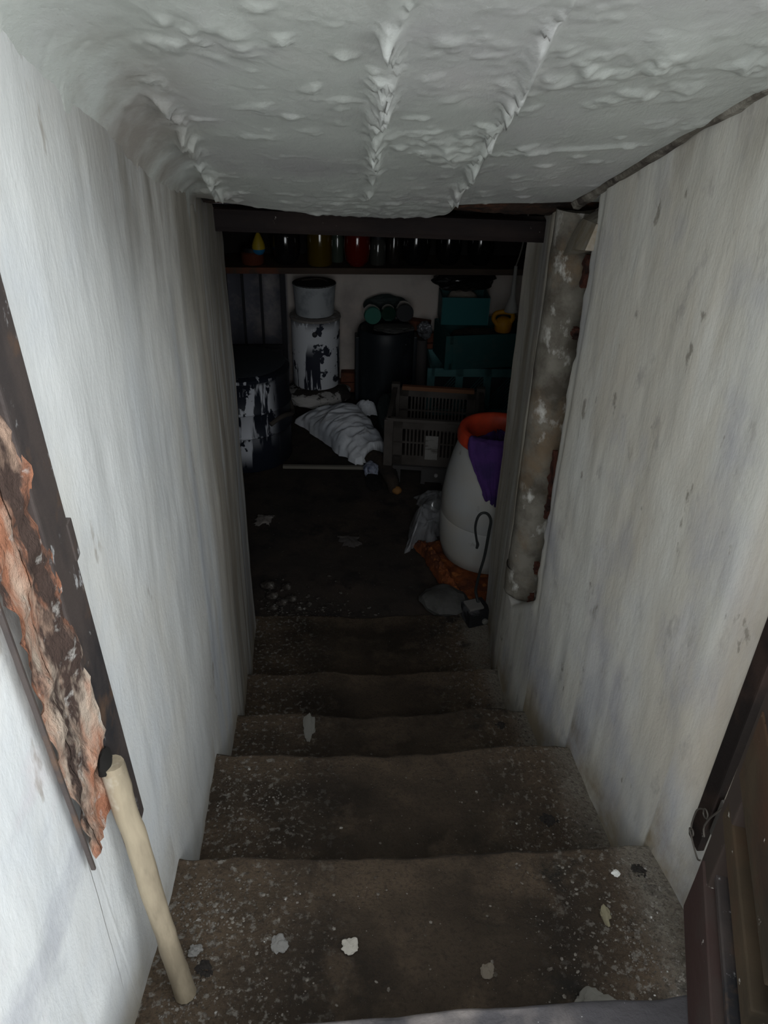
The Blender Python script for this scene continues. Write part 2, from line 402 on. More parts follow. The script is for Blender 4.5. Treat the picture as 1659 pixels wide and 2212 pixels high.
d += ridge(0.236 + 0.052 * (Y - 0.86) / 0.89, 0.010, 0.020, 0.5, 1.74, 58, 34, 0.05)
for px_, py_, sx_, sy_, a_ in ((0.22, 1.30, 0.05, 0.07, 0.010), (0.30, 1.02, 0.06, 0.05, 0.012), (0.40, 0.99, 0.03, 0.05, 0.010), (0.44, 1.08, 0.05, 0.03, 0.010), (0.50, 0.98, 0.03, 0.04, 0.013), (-0.12, 0.95, 0.06, 0.05, 0.010), (0.52, 1.20, 0.03, 0.03, 0.008)):
    d += a_ * np.exp(-((X - px_) / sx_) ** 2 - ((Y - py_) / sy_) ** 2) * np.clip(0.4 + 1.6 * fbm(X * 40, Y * 30, 0, 3, 61), 0, 2)
cr = 0.33 + 0.10 * np.sin(Y * 5 + 1.2) + 0.02 * fbm(Y * 14, 0, 0, 2, 63)           # trowel line
yl = 1.36 - 0.25 * (X - 0.3) + 0.03 * fbm(X * 14, 0.5, 0, 2, 66)
d += 0.005 * np.exp(-((Y - yl) / 0.008) ** 2) * sstep(0.29, 0.33, X) * sstep(0.55, 0.45, X)
xl_ = x_left(Y) - 0.004; RC = 0.085 * sstep(1.75, 1.30, Y) + 0.004          # coved into the left wall
q_ = np.clip((RC - (X - xl_)) / RC, 0, 1)
d += RC * (1 - np.sqrt(np.clip(1 - q_ ** 2, 0, 1))) + 0.05 * (X < xl_)
nrm = math.hypot(1, CS)
P = np.stack([X, Y + CS * d / nrm * -0.0, ceil_z(Y) - d], -1)
lip = P[:, -1:].copy(); l1 = lip.copy(); l1[..., 2] += 0.006; l1[..., 1] += 0.006; l2 = l1.copy(); l2[..., 2] += 0.06; l2[..., 1] += 0.01
P = np.concatenate([P, l1, l2], 1)
cl = from_grid('ceiling', P, H['ceil'], flip=True)
tag(cl, 'sloping lumpy concrete ceiling painted pale grey', kind='structure')
# rusted broken edge above the beam
nu, nv = 120, 60
U = np.linspace(-0.34, 0.72, nu); X = np.repeat(U[:, None], nv, 1); Y = np.repeat(np.linspace(1.62, 2.16, nv)[None, :], nu, 0)
Z = 1.600 - 0.16 * (Y - 1.72) - 0.012 * (X) + 0.014 * fbm(X * 12, Y * 12, 0, 4, 71) + 0.004 * fbm(X * 40, Y * 40, 0, 2, 72)
Z = np.maximum(Z, ceil_z(Y) + 0.018)
rm = from_grid('rusty_rubble', np.stack([X, Y, Z], -1), H['rust_mas'], flip=True, parent=cl)

# dark batten along the joint of ceiling and wall
b = MB()
pts = [(x_right(y) - 0.004 + 0.004 * math.sin(y * 9), y, float(ceil_z(y)) + 0.001 + 0.003 * math.sin(y * 7)) for y in np.linspace(0.62, 1.72, 14)]
b.tube([(float(p[0]), float(p[1]), p[2]) for p in pts], [0.0085, 0.010, 0.0085, 0.0095, 0.008, 0.009, 0.010, 0.0085, 0.009, 0.010, 0.009, 0.010, 0.012, 0.013], 7, 3)
tr = tag(b.build('trim_1', mat('dark_joint', (0.13, 0.115, 0.095), 0.9, layers=[dict(c=(0.30, 0.28, 0.24), s=12.0, lo=0.5, hi=0.65), dict(c=(0.05, 0.04, 0.035), s=18.0, lo=0.52, hi=0.62)], bump=(60, 0.6, (1, 1, 1))), smooth=True, noise=(0.004, 30, 5)), 'dark batten in the joint of ceiling and wall', kind='structure')

# brown steel beam across the doorway
b = MB(); b.box((0.18, 2.10, 1.497), (1.0, 0.075, 0.058), M=Matrix.Rotation(math.radians(1.45), 3, 'Y'))
beam = tag(b.build('beam', H['beam'], bev=0.014), 'dark brown steel beam over the cellar doorway', kind='structure')

# cellar shell
def plane_wall(name, P0, eu, ev, nu, nv, m, amp=0.006, seed=1, label=None, flip=False):
    a = np.linspace(0, 1, nu)[:, None, None]; c = np.linspace(0, 1, nv)[None, :, None]
    P = np.array(P0)[None, None] + a * np.array(eu)[None, None] + c * np.array(ev)[None, None]
    n = np.cross(eu, ev); n = n / np.linalg.norm(n)
    P = P + (amp * fbm(P[..., 0] * 5, P[..., 1] * 5, P[..., 2] * 5, 4, seed))[..., None] * n
    return tag(from_grid(name, P, m, flip=flip), label, kind='structure')
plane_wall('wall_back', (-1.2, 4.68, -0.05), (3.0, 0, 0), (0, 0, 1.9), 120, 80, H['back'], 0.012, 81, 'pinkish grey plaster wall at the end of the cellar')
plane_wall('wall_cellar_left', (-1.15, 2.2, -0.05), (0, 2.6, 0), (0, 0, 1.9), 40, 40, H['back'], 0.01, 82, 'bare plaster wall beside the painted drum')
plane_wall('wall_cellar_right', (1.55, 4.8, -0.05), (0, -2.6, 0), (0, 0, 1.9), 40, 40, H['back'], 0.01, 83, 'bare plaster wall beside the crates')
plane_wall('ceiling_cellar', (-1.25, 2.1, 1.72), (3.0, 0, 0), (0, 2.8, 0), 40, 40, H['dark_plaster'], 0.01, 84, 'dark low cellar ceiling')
b = MB()
b.box((-0.80, 2.25, 0.85), (1.0, 0.14, 1.9)); b.box((1.18, 2.27, 0.85), (1.0, 0.14, 1.9)); b.box((0.2, 2.25, 1.75), (1.9, 0.18, 0.44))
tag(b.build('wall_front', H['back']), 'cellar side of the wall around the doorway', kind='structure')
plane_wall('ground', (-9, -9, 0.80), (18, 0, 0), (0, 9.3, 0), 8, 8, H['yard'], 0.0, 85, 'concrete yard outside the stairs')

# cellar floor
nu, nv = 150, 130
X = np.repeat(np.linspace(-1.2, 1.6, nu)[:, None], nv, 1); Y = np.repeat(np.linspace(2.2, 4.75, nv)[None, :], nu, 0)
Z = 0.006 * fbm(X * 6, Y * 6, 0, 4, 91) + 0.003 * fbm(X * 30, Y * 30, 0, 2, 92) - 0.006
tag(from_grid('floor', np.stack([X, Y, Z], -1), H['floor']), 'dark dirt floor of the cellar', kind='structure')

# concrete steps
stairs = tag(bpy.data.objects.new('stairs', None), 'worn concrete steps down to the cellar', kind='structure'); COL.objects.link(stairs)
def step(k):
    y, z = SY[k], SZ[k]
    yb = SY[k - 1] - 0.03 if k else -0.7
    zn = SZ[k + 1] - 0.03 if k < 5 else -0.04
    nx = 170
    U = np.linspace(-0.42 if k else -0.6, 0.74 if k else 0.9, nx)
    nt = max(int((y - yb) / 0.007), 20)
    prof = [(t, 0.0, 0) for t in np.linspace(0, 1, nt)]
    X = np.repeat(U[:, None], nt + 18, 1); Y = np.zeros_like(X); Z = np.zeros_like(X)
    edge = y - 0.025 * (U - 0.15) / 0.85 + ((0.010 if k < 2 else 0.016) * fbm(U * 7, k * 3.1, 0, 4, 101 + k) + 0.008 * np.minimum(0, fbm(U * 18, k * 1.7, 0, 3, 121 + k)))
    drop = (0.008 if k < 2 else 0.014) * fbm(U * 5, k * 2.3, 0, 3, 131 + k)
    wear = -0.012 * np.exp(-((U - 0.16) / 0.22) ** 2)
    if k == 0: edge = 0.508 + 0.004 * fbm(U * 12, 0.2, 0, 3, 100) - 0.05 * sstep(-0.06, -0.12, U); wear = 0 * wear; drop = 0 * drop
    t = np.linspace(0, 1, nt)
    Y[:, :nt] = yb + (edge[:, None] - 0.008 - yb) * t[None]
    Z[:, :nt] = z + (wear + drop)[:, None] * sstep(0.3, 1.0, t)[None]
    a = np.linspace(0, math.pi / 2, 7)[1:]
    zz = z + wear + drop
    Y[:, nt:nt + 6] = (edge - 0.008)[:, None] + 0.008 * np.sin(a)[None]
    Z[:, nt:nt + 6] = (zz - 0.008)[:, None] + 0.008 * np.cos(a)[None]
    s = np.linspace(0, 1, 13)[1:]
    Y[:, nt + 6:] = edge[:, None] - 0.015 * s[None]
    Z[:, nt + 6:] = (zz - 0.008)[:, None] + (zn - zz + 0.008)[:, None] * s[None]
    tread = np.zeros(nt + 18); tread[:nt] = 1
    Z += tread[None] * (0.0035 * fbm(X * 12, Y * 12, 0, 4, 141 + k) + 0.0016 * fbm(X * 60, Y * 60, 0, 2, 151 + k))
    Y += (1 - tread)[None] * 0.004 * fbm(X * 14, Z * 14, 0, 3, 161 + k)
    if k == 5: X[:, :] = np.clip(X, -0.42, 0.74)
    o = from_grid('step', np.stack([X, Y, Z], -1), H['thresh'] if k == 0 else H['step'], parent=stairs)
    set_attr(o, 'lip', sstep(edge[:, None] - 0.16, edge[:, None] - 0.01, Y) * tread[None] + 0.6 * (1 - tread)[None] * 0)
    return o
for k in range(6): step(k)

# grit swept to the edges of the steps, and gravel in the doorway
def chips(name, n, fx, fy, fz, r0, r1, m, seed, parent=None, label=None, cat=None):
    rs = np.random.RandomState(seed); vs, fs = [], []
    ico = [(0,0,1),(0.9,0,0.1),(0.28,0.85,0),(-0.72,0.53,0.1),(-0.72,-0.53,0),(0.28,-0.85,0.1),(0,0,-0.7)]
    tri = [(0,1,2),(0,2,3),(0,3,4),(0,4,5),(0,5,1),(6,2,1),(6,3,2),(6,4,3),(6,5,4),(6,1,5)]
    for i in range(n):
        x, y = fx(rs), fy(rs); z = fz(x, y); r = r0 + (r1 - r0) * rs.rand() ** 5
        a = rs.rand() * 6.28; sx, sy, sz = r * (0.6 + 0.8 * rs.rand()), r * (0.6 + 0.8 * rs.rand()), r * (0.3 + 0.4 * rs.rand())
        o = len(vs)
        for p in ico:
            j = 1 + 0.25 * (rs.rand() - 0.5)
            px_, py_ = p[0] * sx * j, p[1] * sy * j
            vs.append((x + px_ * math.cos(a) - py_ * math.sin(a), y + px_ * math.sin(a) + py_ * math.cos(a), z + p[2] * sz * j))
        fs += [tuple(q + o for q in t) for t in tri]
    me = bpy.data.meshes.new(name); me.from_pydata(vs, [], fs)
    o = link(name, me, m, parent, smooth=False)
    o['kind'] = 'stuff'
    return tag(o, label, cat)
H['grit'] = mat('grit', (0.16, 0.145, 0.125), 0.9, layers=[dict(c=(0.055, 0.045, 0.035), s=40.0, lo=0.42, hi=0.58), dict(c=(0.42, 0.41, 0.39), s=55.0, lo=0.62, hi=0.68)])
H['grit_dark'] = mat('dark_grit', (0.085, 0.075, 0.065), 0.9, layers=[dict(c=(0.025, 0.02, 0.016), s=40.0, lo=0.42, hi=0.55), dict(c=(0.30, 0.29, 0.27), s=55.0, lo=0.62, hi=0.68)])
def edge_x(k):
    y = SY[k] - 0.1
    L, R = float(x_left(y)) + 0.012, float(_xr(min(y, 1.75))) - 0.012
    def f(rs):
        s = rs.rand()
        if s < 0.42: return L + abs(rs.randn()) * 0.10
        if s < 0.88: return R - abs(rs.randn()) * 0.12
        return L + (R - L) * rs.rand()
    return lambda rs: float(np.clip(f(rs), L, R))
for k, n in ((1, 5200), (2, 2800), (3, 1200), (4, 800), (5, 800)):
    y0, y1 = SY[k - 1] - 0.02, SY[k] - 0.03
    chips('grit', n, edge_x(k), lambda rs, y0=y0, y1=y1: y1 + (y0 - y1) * rs.rand(), lambda x, y, k=k: SZ[k] + 0.0015 - 0.006 * math.exp(-((x - 0.16) / 0.22) ** 2) * (1 if y > SY[k] - 0.2 else 0), 0.0006, 0.0036, H['grit'] if k < 3 else H['grit_dark'], 200 + k, stairs)

# ================================================================ things around the top of the stairs
# rusty steel channel built into the left wall
t = empty('door_post', (-0.276, 0.680, 0.935), 'rusted steel door post in the left wall with hollow orange core', 'post')
t.rotation_euler = (math.radians(5.2), 0, 0)
b = MB(); b.box((0.000, 0.041, 0.76), (0.022, 0.062, 1.52)); b.box((-0.012, 0.008, 0.79), (0.022, 0.008, 1.36))
b.build('flange', H['iron'], t, bev=0.003, noise=(0.004, 14, 301))
nu, nv = 14, 150
A = np.linspace(0, 1, nu)[:, None]; C = np.linspace(0, 1, nv)[None, :]
Yp = -0.080 + 0.094 * A + 0 * C + 0.006 * fbm(C * 30, 0.3 + 0 * A, 0, 3, 303) * (A < 0.3) * 0.5; Zp = 0.135 + 1.40 * C + 0 * A + 0.03 * (1 - A) * 0
Xp = -0.003 + 0.012 * A - 0.006 * np.sin(A * math.pi) + 0.010 * fbm(A * 4, C * 40, 0, 4, 304) + 0.008 * np.clip(fbm(A * 9 + 4, C * 60, 0, 3, 305), 0, 1)
from_grid('core', np.stack([Xp, Yp, Zp], -1), H['rust'], t)
b = MB(); b.box((-0.006, -0.081, 0.80), (0.006, 0.004, 1.36)); b.build('lip', H['iron'], t, bev=0.002, noise=(0.004, 16, 306))
b = MB(); b.box((0.006, 0.073, 0.50), (0.012, 0.014, 0.05)); b.build('lug', H['iron'], t, bev=0.002)

rs = np.random.RandomState(4)
b = MB(); b.lathe([(0.017 * math.sin(a), -0.017 * math.cos(a)) for a in np.linspace(0.05, 3.09, 12)], 20, (0.010, -0.004, 0.222), sx=0.55); b.build('hollow', mat('painted_hollow_shade', (0.008, 0.007, 0.006), 0.95), t, smooth=True, noise=(0.008, 60, 307))  # solid black blob, the shade of a cavity put into its colour
b = MB(); b.box((0.0112, 0.030, 0.125), (0.0025, 0.030, 0.016)); b.build('plaster_dab', mat('white_dab', (0.62, 0.62, 0.62), 0.9), t, noise=(0.004, 60, 308))

# stick wedged under the post
t = MB(); t.tube([(-0.222, 0.632, 0.664), (-0.232, 0.640, 0.78), (-0.243, 0.646, 0.93), (-0.253, 0.654, 1.05), (-0.258, 0.657, 1.150)], [0.0160, 0.0150, 0.0152, 0.0148, 0.0140], 12, 8)
tag(t.build('wooden_stick', H['stick'], smooth=True, noise=(0.005, 14, 311)), 'pale weathered stick standing on the step under the rusty post', 'stick')

# dark frame post on the right wall
t = empty('frame_post', (0.592, 0.74, 0.81), 'dark iron door post on the right wall with broken lower end', 'post')
b = MB(); b.box((0.010, 0.0, 0.62), (0.028, 0.034, 1.24)); b.build('flange', H['iron_dark'], t, bev=0.003, noise=(0.004, 20, 321))
b = MB(); b.box((0.022, -0.040, 0.66), (0.02, 0.046, 1.18)); b.build('web', H['iron_dark'], t, bev=0.003, noise=(0.004, 20, 322))
b = MB(); b.box((0.004, -0.028, 0.095), (0.014, 0.012, 0.075)); b.build('bolt', mat('grey_bolt', (0.14, 0.13, 0.12), 0.5, 0.5), t, bev=0.003)
wm = mat('rusty_wire', (0.085, 0.075, 0.065), 0.6, 0.4)
def ring(c, r, n=10): return [(c[0], c[1] + r * math.cos(q * 6.283 / n), c[2] + r * math.sin(q * 6.283 / n)) for q in range(n + 1)]
b = MB()
b.tube([(0.580, 0.690, 1.05), (0.580, 0.690, 0.98), (0.578, 0.702, 0.935), (0.577, 0.712, 0.905), (0.577, 0.716, 0.880), (0.577, 0.708, 0.868)], 0.0016, 6, 5)
b.tube(ring((0.576, 0.722, 0.905), 0.007) + [(0.575, 0.735, 0.900), (0.575, 0.742, 0.885), (0.575, 0.742, 0.855), (0.575, 0.738, 0.845)] , 0.0014, 6, 4)
b.tube(ring((0.575, 0.736, 0.842), 0.006) + [(0.574, 0.722, 0.832), (0.573, 0.700, 0.826), (0.573, 0.692, 0.834)], 0.0014, 6, 4)
tag(b.build('wire', wm, smooth=True), 'thin twisted wire hanging from the dark iron door post', 'wire')

# slatted brown panel standing on the threshold
ang = math.atan2(-0.93, -0.36)
L = 0.27
t = empty('wooden_shutter', (0.519, 0.621, 0.832), 'brown slatted wooden shutter standing beside the right wall', 'shutter', rz=ang)
def pbox(name, x0, x1, z0, z1, y0, y1, m, sd):
    b = MB(); b.box(((x0 + x1) / 2, (y0 + y1) / 2, (z0 + z1) / 2), (x1 - x0, abs(y1 - y0), z1 - z0))
    return b.build(name, m, t, bev=0.003, noise=(0.003, 10, sd))
# local x runs toward the camera, local +y is the wall side
pbox('gap_shade_sheet', 0.005, L, 0.0, 0.92, 0.028, 0.036, mat('painted_gap_shade', (0.012, 0.010, 0.009), 0.9), 331)  # black sheet added so the gaps between the slats read as shade
pbox('slat', 0.0, L, 0.0, 0.110, -0.004, 0.020, H['slat_red'], 332)
pbox('bar', 0.004, L, 0.128, 0.140, 0.006, 0.022, H['iron'], 333)
for i, (z0, z1) in enumerate(((0.205, 0.240), (0.290, 0.400), (0.450, 0.480), (0.530, 0.620), (0.670, 0.700), (0.750, 0.830))):
    pbox('slat', 0.0, L, z0, z1, 0.0, 0.024, H['slat'], 334 + i)
pbox('stile', -0.012, 0.042, 0.0, 0.92, 0.0, 0.024, mat('dark_stile', (0.05, 0.036, 0.030), 0.7, layers=[dict(c=(0.45, 0.42, 0.38), s=30.0, lo=0.69, hi=0.72)]), 340)

# lump of broken plaster beside the panel
bm = bmesh.new(); bmesh.ops.create_icosphere(bm, subdivisions=4, radius=1.0)
vv = np.array([v.co[:] for v in bm.verts]); ff = [tuple(v.index for v in f.verts) for f in bm.faces]; bm.free()
vv = np.sign(vv) * np.abs(vv) ** 0.6
vv = vv * np.array((0.065, 0.055, 0.26)); vv[:, 2] += 0.245; vv[:, 0] += 0.05 * (vv[:, 2] - 0.2) * 0; vv[:, 2] = np.maximum(vv[:, 2], 0)
o = tag(MB().add(vv.tolist(), ff).build('plaster_lump', H['lump'], smooth=True, noise=(0.030, 13, 351)), 'upright broken plaster lump at the near end of the slatted shutter', 'lump')
o.location = (0.452, 0.282, 0.828)

# plastered pipe in the right wall
t = empty('wall_pipe', (0.612, 1.845, 0.485), 'grey plastered pipe half sunk upright in the right wall', 'pipe')
def pipe_grid(r, z0, z1, nz, sd, amp=0.004, r2=None):
    a = np.linspace(0, 2 * math.pi, 40, endpoint=False)[:, None]; z = np.linspace(z0, z1, nz)[None, :]
    rr = r + (0 if r2 is None else (r2 - r) * (z - z0) / (z1 - z0)) + amp * fbm(np.cos(a) * 1.6, np.sin(a) * 1.6, z * 9, 4, sd)
    return np.stack([rr * np.cos(a), rr * np.sin(a), z + 0 * a], -1)
P = pipe_grid(0.060, 0.085, 1.10, 130, 361)
P[..., 1] -= 0.012 * sstep(0.7, 1.1, P[..., 2])
from_grid('shaft', P, H['pipe'], t, closed=True)
P = pipe_grid(0.064, 0.0, 0.092, 16, 362)
c0 = P[:, :1] * np.array([0.0, 0.0, 1.0]) ; P = np.concatenate([c0, P], 1)
from_grid('socket', P, H['pipe'], t, closed=True)
rs = np.random.RandomState(9)
for (yy, zz, h, w) in ((-0.105, 0.46, 0.13, 0.020), (-0.115, 0.36, 0.07, 0.018), (-0.100, 0.15, 0.035, 0.022), (-0.115, 0.84, 0.028, 0.022), (-0.115, 0.985, 0.075, 0.020), (-0.09, 0.03, 0.04, 0.02)):
    n = 9
    pts = [(w * (0.5 + 0.45 * rs.rand()) * (1 if q % 2 else -1) * (1 if q not in (0, n) else 0.2)) for q in range(n + 1)]
    vs, fs = [], []
    for q in range(n + 1):
        z = zz - h / 2 + h * q / n; hw = w * (0.35 + 0.6 * rs.rand()) * math.sin(math.pi * (q + 0.5) / (n + 1)) ** 0.5 / 1.0
        for sx in (0.0, 0.012):
            vs += [(-0.016 + sx + 0.008 * rs.rand(), yy - hw, z), (-0.016 + sx + 0.008 * rs.rand(), yy + hw, z)]
    for q in range(n):
        o_ = q * 4
        fs += [(o_, o_ + 1, o_ + 5, o_ + 4), (o_ + 2, o_ + 6, o_ + 7, o_ + 3), (o_, o_ + 4, o_ + 6, o_ + 2), (o_ + 1, o_ + 3, o_ + 7, o_ + 5)]
    fs += [(0, 2, 3, 1), (n * 4, n * 4 + 1, n * 4 + 3, n * 4 + 2)]
    MB().add(vs, fs).build('rust_flake', H['rustred'], t, noise=(0.003, 40, 371))
# bright torn plaster above the pipe, part of the wall
pf = MB(); pf.add([(0.575, 1.86, 1.470), (0.545, 1.58, 1.548), (0.552, 1.66, 1.535), (0.560, 1.575, 1.60), (0.575, 1.72, 1.585), (0.600, 1.86, 1.475), (0.60, 1.57, 1.545), (0.60, 1.66, 1.53), (0.61, 1.57, 1.61), (0.61, 1.73, 1.60)],
    [(0, 2, 4), (2, 1, 3), (2, 3, 4), (5, 9, 7), (7, 8, 6), (7, 9, 8), (0, 5, 7, 2), (2, 7, 6, 1), (1, 6, 8, 3), (3, 8, 9, 4), (4, 9, 5, 0)])
pf.build('plaster_flap', H['wall_r'], wr, noise=(0.006, 20, 377))

# ================================================================ small things on the steps
def rock(name, loc, d, m, seed, label, cat, group=None, sub=3, nz=0.35, parent=None):
    bm = bmesh.new(); bmesh.ops.create_icosphere(bm, subdivisions=sub, radius=1.0)
    v = np.array([x.co[:] for x in bm.verts]); f = [tuple(x.index for x in q.verts) for q in bm.faces]; bm.free()
    v = v * (1 + nz * fbm(v[:, 0] * 1.5, v[:, 1] * 1.5, v[:, 2] * 1.5, 3, seed))[:, None] * np.array(d) / 2
    v[:, 2] -= v[:, 2].min()
    o = MB().add(v.tolist(), f).build(name, m, parent, smooth=False)
    o.location = loc
    return tag(o, label, cat, group)
sm = mat('pale_chip', (0.34, 0.32, 0.28), 0.9, bump=(60, 0.5, (1, 1, 1), 0.004))
gm = mat('grey_chip', (0.17, 0.165, 0.155), 0.9, bump=(60, 0.5, (1, 1, 1), 0.004))
dm = mat('black_clod', (0.018, 0.015, 0.013), 0.95, bump=(60, 0.8, (1, 1, 1), 0.006))
rock('mortar_chip', (0.030, 0.693, 0.654), (0.026, 0.024, 0.010), sm, 1, 'round pale mortar chip in the middle of the broad near step', 'chip', sub=4, nz=0.75)
rock('mortar_chip', (-0.081, 0.703, 0.655), (0.026, 0.028, 0.008), gm, 2, 'flat grey mortar chip towards the stick on the broad near step', 'chip', sub=4, nz=0.75)
rock('mortar_chip', (-0.215, 0.700, 0.657), (0.020, 0.018, 0.010), gm, 3, 'small grey mortar chip at the wall edge beside the stick', 'chip', sub=4, nz=0.75)
rock('mortar_chip', (0.245, 0.640, 0.652), (0.022, 0.026, 0.009), mat('brown_chip', (0.13, 0.11, 0.085), 0.9), 4, 'dull brown chip on the near step close to the dark threshold', 'chip', sub=4, nz=0.75)
rock('mortar_chip', (0.46, 0.715, 0.655), (0.014, 0.030, 0.010), mat('olive_chip', (0.19, 0.17, 0.11), 0.9), 5, 'narrow olive chip among dark grit near the slatted shutter', 'chip', sub=4, nz=0.75)
rock('mortar_chip', (0.505, 0.790, 0.656), (0.013, 0.012, 0.008), mat('white_chip', (0.6, 0.6, 0.57), 0.9), 6, 'tiny white chip on the near step below the dark post', 'chip', sub=4, nz=0.75)
rock('slate_shard', (-0.046, 1.482, 0.305), (0.030, 0.085, 0.008), mat('shard', (0.15, 0.145, 0.13), 0.8), 7, 'long flat grey shard on the third step', 'shard', sub=4, nz=0.75)
def clod(x, y, z, r, seed, label):
    o = chips('dirt_clod', 90, lambda q: x + q.randn() * r * 0.45, lambda q: y + q.randn() * r * 0.45, lambda a, c: z + 0.5 * r * max(0, 1 - math.hypot(a - x, c - y) / r), r * 0.10, r * 0.38, dm, seed)
    del o['kind']
    return tag(o, label, 'clod')
clod(-0.198, 0.672, 0.652, 0.020, 8, 'black crumbly dirt clod beside the foot of the stick')
clod(0.548, 0.793, 0.653, 0.016, 9, 'black dirt clod on the pale right edge of the near step')
clod(0.476, 1.462, 0.309, 0.022, 10, 'black dirt clod near the right wall on the third step')
clod(0.470, 1.030, 0.480, 0.024, 11, 'dark crumbly clod at the right of the second step')
rock('slab_chip', (0.395, 0.575, 0.653), (0.070, 0.050, 0.014), mat('grey_shard', (0.12, 0.115, 0.10), 0.85), 12, 'flat grey shard lying against the dark threshold', 'shard', sub=4, nz=0.75)

# ================================================================ cellar doorway
rock('stone_slab', (0.470, 2.365, 0.004), (0.185, 0.170, 0.075), mat('grey_slab', (0.075, 0.074, 0.070), 0.9, layers=[dict(c=(0.045, 0.043, 0.040), s=9.0, lo=0.45, hi=0.6)], bump=(40, 0.5, (1, 1, 1), 0.005)), 21, 'flat grey stone beside the iron block in the doorway', 'stone', nz=0.28)
t = empty('iron_block', (0.575, 2.275, 0.012), 'blackened iron block on the floor against the doorway edge', 'block', rz=0.25)
im = mat('scarred_iron', (0.020, 0.020, 0.022), 0.55, 0.3, layers=[dict(c=(0.10, 0.10, 0.105), s=11.0, lo=0.54, hi=0.62)], bump=(50, 0.5, (1, 1, 1), 0.005))
b = MB(); b.box((0, 0, 0.036), (0.085, 0.085, 0.072)); b.build('body', im, t, bev=0.008, noise=(0.010, 16, 401))
b = MB(); b.box((-0.008, 0.0, 0.076), (0.060, 0.060, 0.010)); b.build('top_plate', mat('worn_top', (0.20, 0.19, 0.18), 0.6, 0.3), t, bev=0.003, noise=(0.006, 22, 402))
b = MB(); b.lathe([(0.008, -0.006), (0.012, -0.004), (0.012, 0.004), (0.006, 0.006)], 12, (0, 0, 0)); k = b.build('bolt_head', mat('bolt_head', (0.20, 0.195, 0.18), 0.5, 0.4), t); k.location = (0.022, -0.046, 0.022); k.rotation_euler = (math.radians(90), 0, 0)
b = MB(); b.tube([(0.585, 2.282, 0.090), (0.575, 2.30, 0.13), (0.577, 2.30, 0.170), (0.583, 2.30, 0.222), (0.594, 2.30, 0.295), (0.600, 2.30, 0.396), (0.602, 2.30, 0.446), (0.588, 2.30, 0.474), (0.568, 2.30, 0.479), (0.553, 2.30, 0.461), (0.548, 2.30, 0.418), (0.557, 2.30, 0.367), (0.563, 2.30, 0.345), (0.561, 2.30, 0.328)],
    [0.006, 0.006, 0.0055, 0.0055, 0.0055, 0.0055, 0.0055, 0.005, 0.005, 0.005, 0.0045, 0.0045, 0.006, 0.005], 8, 6)
tag(b.build('cable_hook', mat('black_cable', (0.018, 0.020, 0.020), 0.6), smooth=True), 'black bent cable standing up from the iron block', 'cable')

# white plastic barrel
t = empty('plastic_barrel', (0.690, 2.70, 0.035), 'white plastic barrel with red collar behind the doorway edge', 'barrel', rz=0.0)
t.rotation_euler = (0.0, math.radians(2), 0)
bpm = mat('white_plastic', (0.40, 0.405, 0.40), 0.45, layers=[dict(c=(0.40, 0.37, 0.32), s=3.0, st=(1, 1, 1.4), lo=0.46, hi=0.66, amt=0.8), dict(c=(0.22, 0.20, 0.17), s=14.0, lo=0.64, hi=0.70, amt=0.6)], bump=(14, 0.15, (1, 1, 0.4), 0.006), spec=0.4)
b = MB(); b.lathe([(0.0, 0.0), (0.165, 0.0), (0.182, 0.012), (0.196, 0.06), (0.204, 0.14), (0.207, 0.20), (0.204, 0.208), (0.208, 0.218), (0.207, 0.29), (0.198, 0.38), (0.183, 0.455), (0.168, 0.515), (0.160, 0.54), (0.150, 0.545)], 48, cap=(True, False))
b.build('body', bpm, t, smooth=True)
redm = mat('red_plastic', (0.55, 0.055, 0.022), 0.5, layers=[dict(c=(0.33, 0.045, 0.02), s=7.0, lo=0.48, hi=0.66)])
b = MB(); b.lathe([(0.164, 0.528), (0.172, 0.534), (0.174, 0.560), (0.166, 0.582), (0.152, 0.588), (0.140, 0.584), (0.130, 0.570), (0.126, 0.535), (0.124, 0.50)], 48, cap=(False, False))
b.build('collar', redm, t, smooth=True)
b = MB(); b.lathe([(0.0, 0.50), (0.126, 0.50)], 32, cap=(False, False)); b.build('inside', mat('barrel_dark', (0.02, 0.018, 0.016), 0.9), t)
# purple cloth hung over the rim
nu, nv = 50, 70
A = np.linspace(-1, 1, nu)[:, None]; C = np.linspace(0, 1, nv)[None, :]
base_a = math.radians(-96) + A * (0.72 - 0.45 * sstep(0.45, 1.0, C))
s_ = C * 0.40
R_ = np.where(s_ < 0.13, 0.02 + 0.118 * (s_ / 0.13), 0.0)
prof_s = [0, 0.12, 0.15, 0.175, 0.20, 0.25, 0.32, 0.44]; prof_r = [0.02, 0.122, 0.152, 0.180, 0.192, 0.200, 0.214, 0.228]; prof_z = [0.585, 0.594, 0.608, 0.600, 0.572, 0.525, 0.452, 0.345]
rr = np.interp(s_, prof_s, prof_r) + 0 * A; zz = np.interp(s_, prof_s, prof_z) + 0 * A
jag = 0.05 * fbm(A * 3 + 7, 0.4, 0, 3, 411)
zz = zz + (C > 0.4) * (0.03 * np.abs(A) * C + jag * C)
fold = 0.010 * fbm(A * 5, C * 2.2, 0, 4, 412) + 0.006 * fbm(A * 12, C * 8, 0, 3, 413)
rr = rr + np.abs(fold) * (0.4 + C); zz = zz + 1.6 * fold * (1 - sstep(0.2, 0.5, C))
P = np.stack([rr * np.cos(base_a), rr * np.sin(base_a), zz], -1)
pc = from_grid('purple_cloth', P, mat('purple_cloth', (0.060, 0.024, 0.125), 0.95, layers=[dict(c=(0.035, 0.018, 0.085), s=9.0, lo=0.45, hi=0.6), dict(c=(0.03, 0.06, 0.16), s=5.0, lo=0.60, hi=0.72, amt=0.8)], bump=(60, 0.5, (1, 1, 1), 0.005)))
md = pc.modifiers.new('thick', 'SOLIDIFY'); md.thickness = 0.004; md.offset = 1
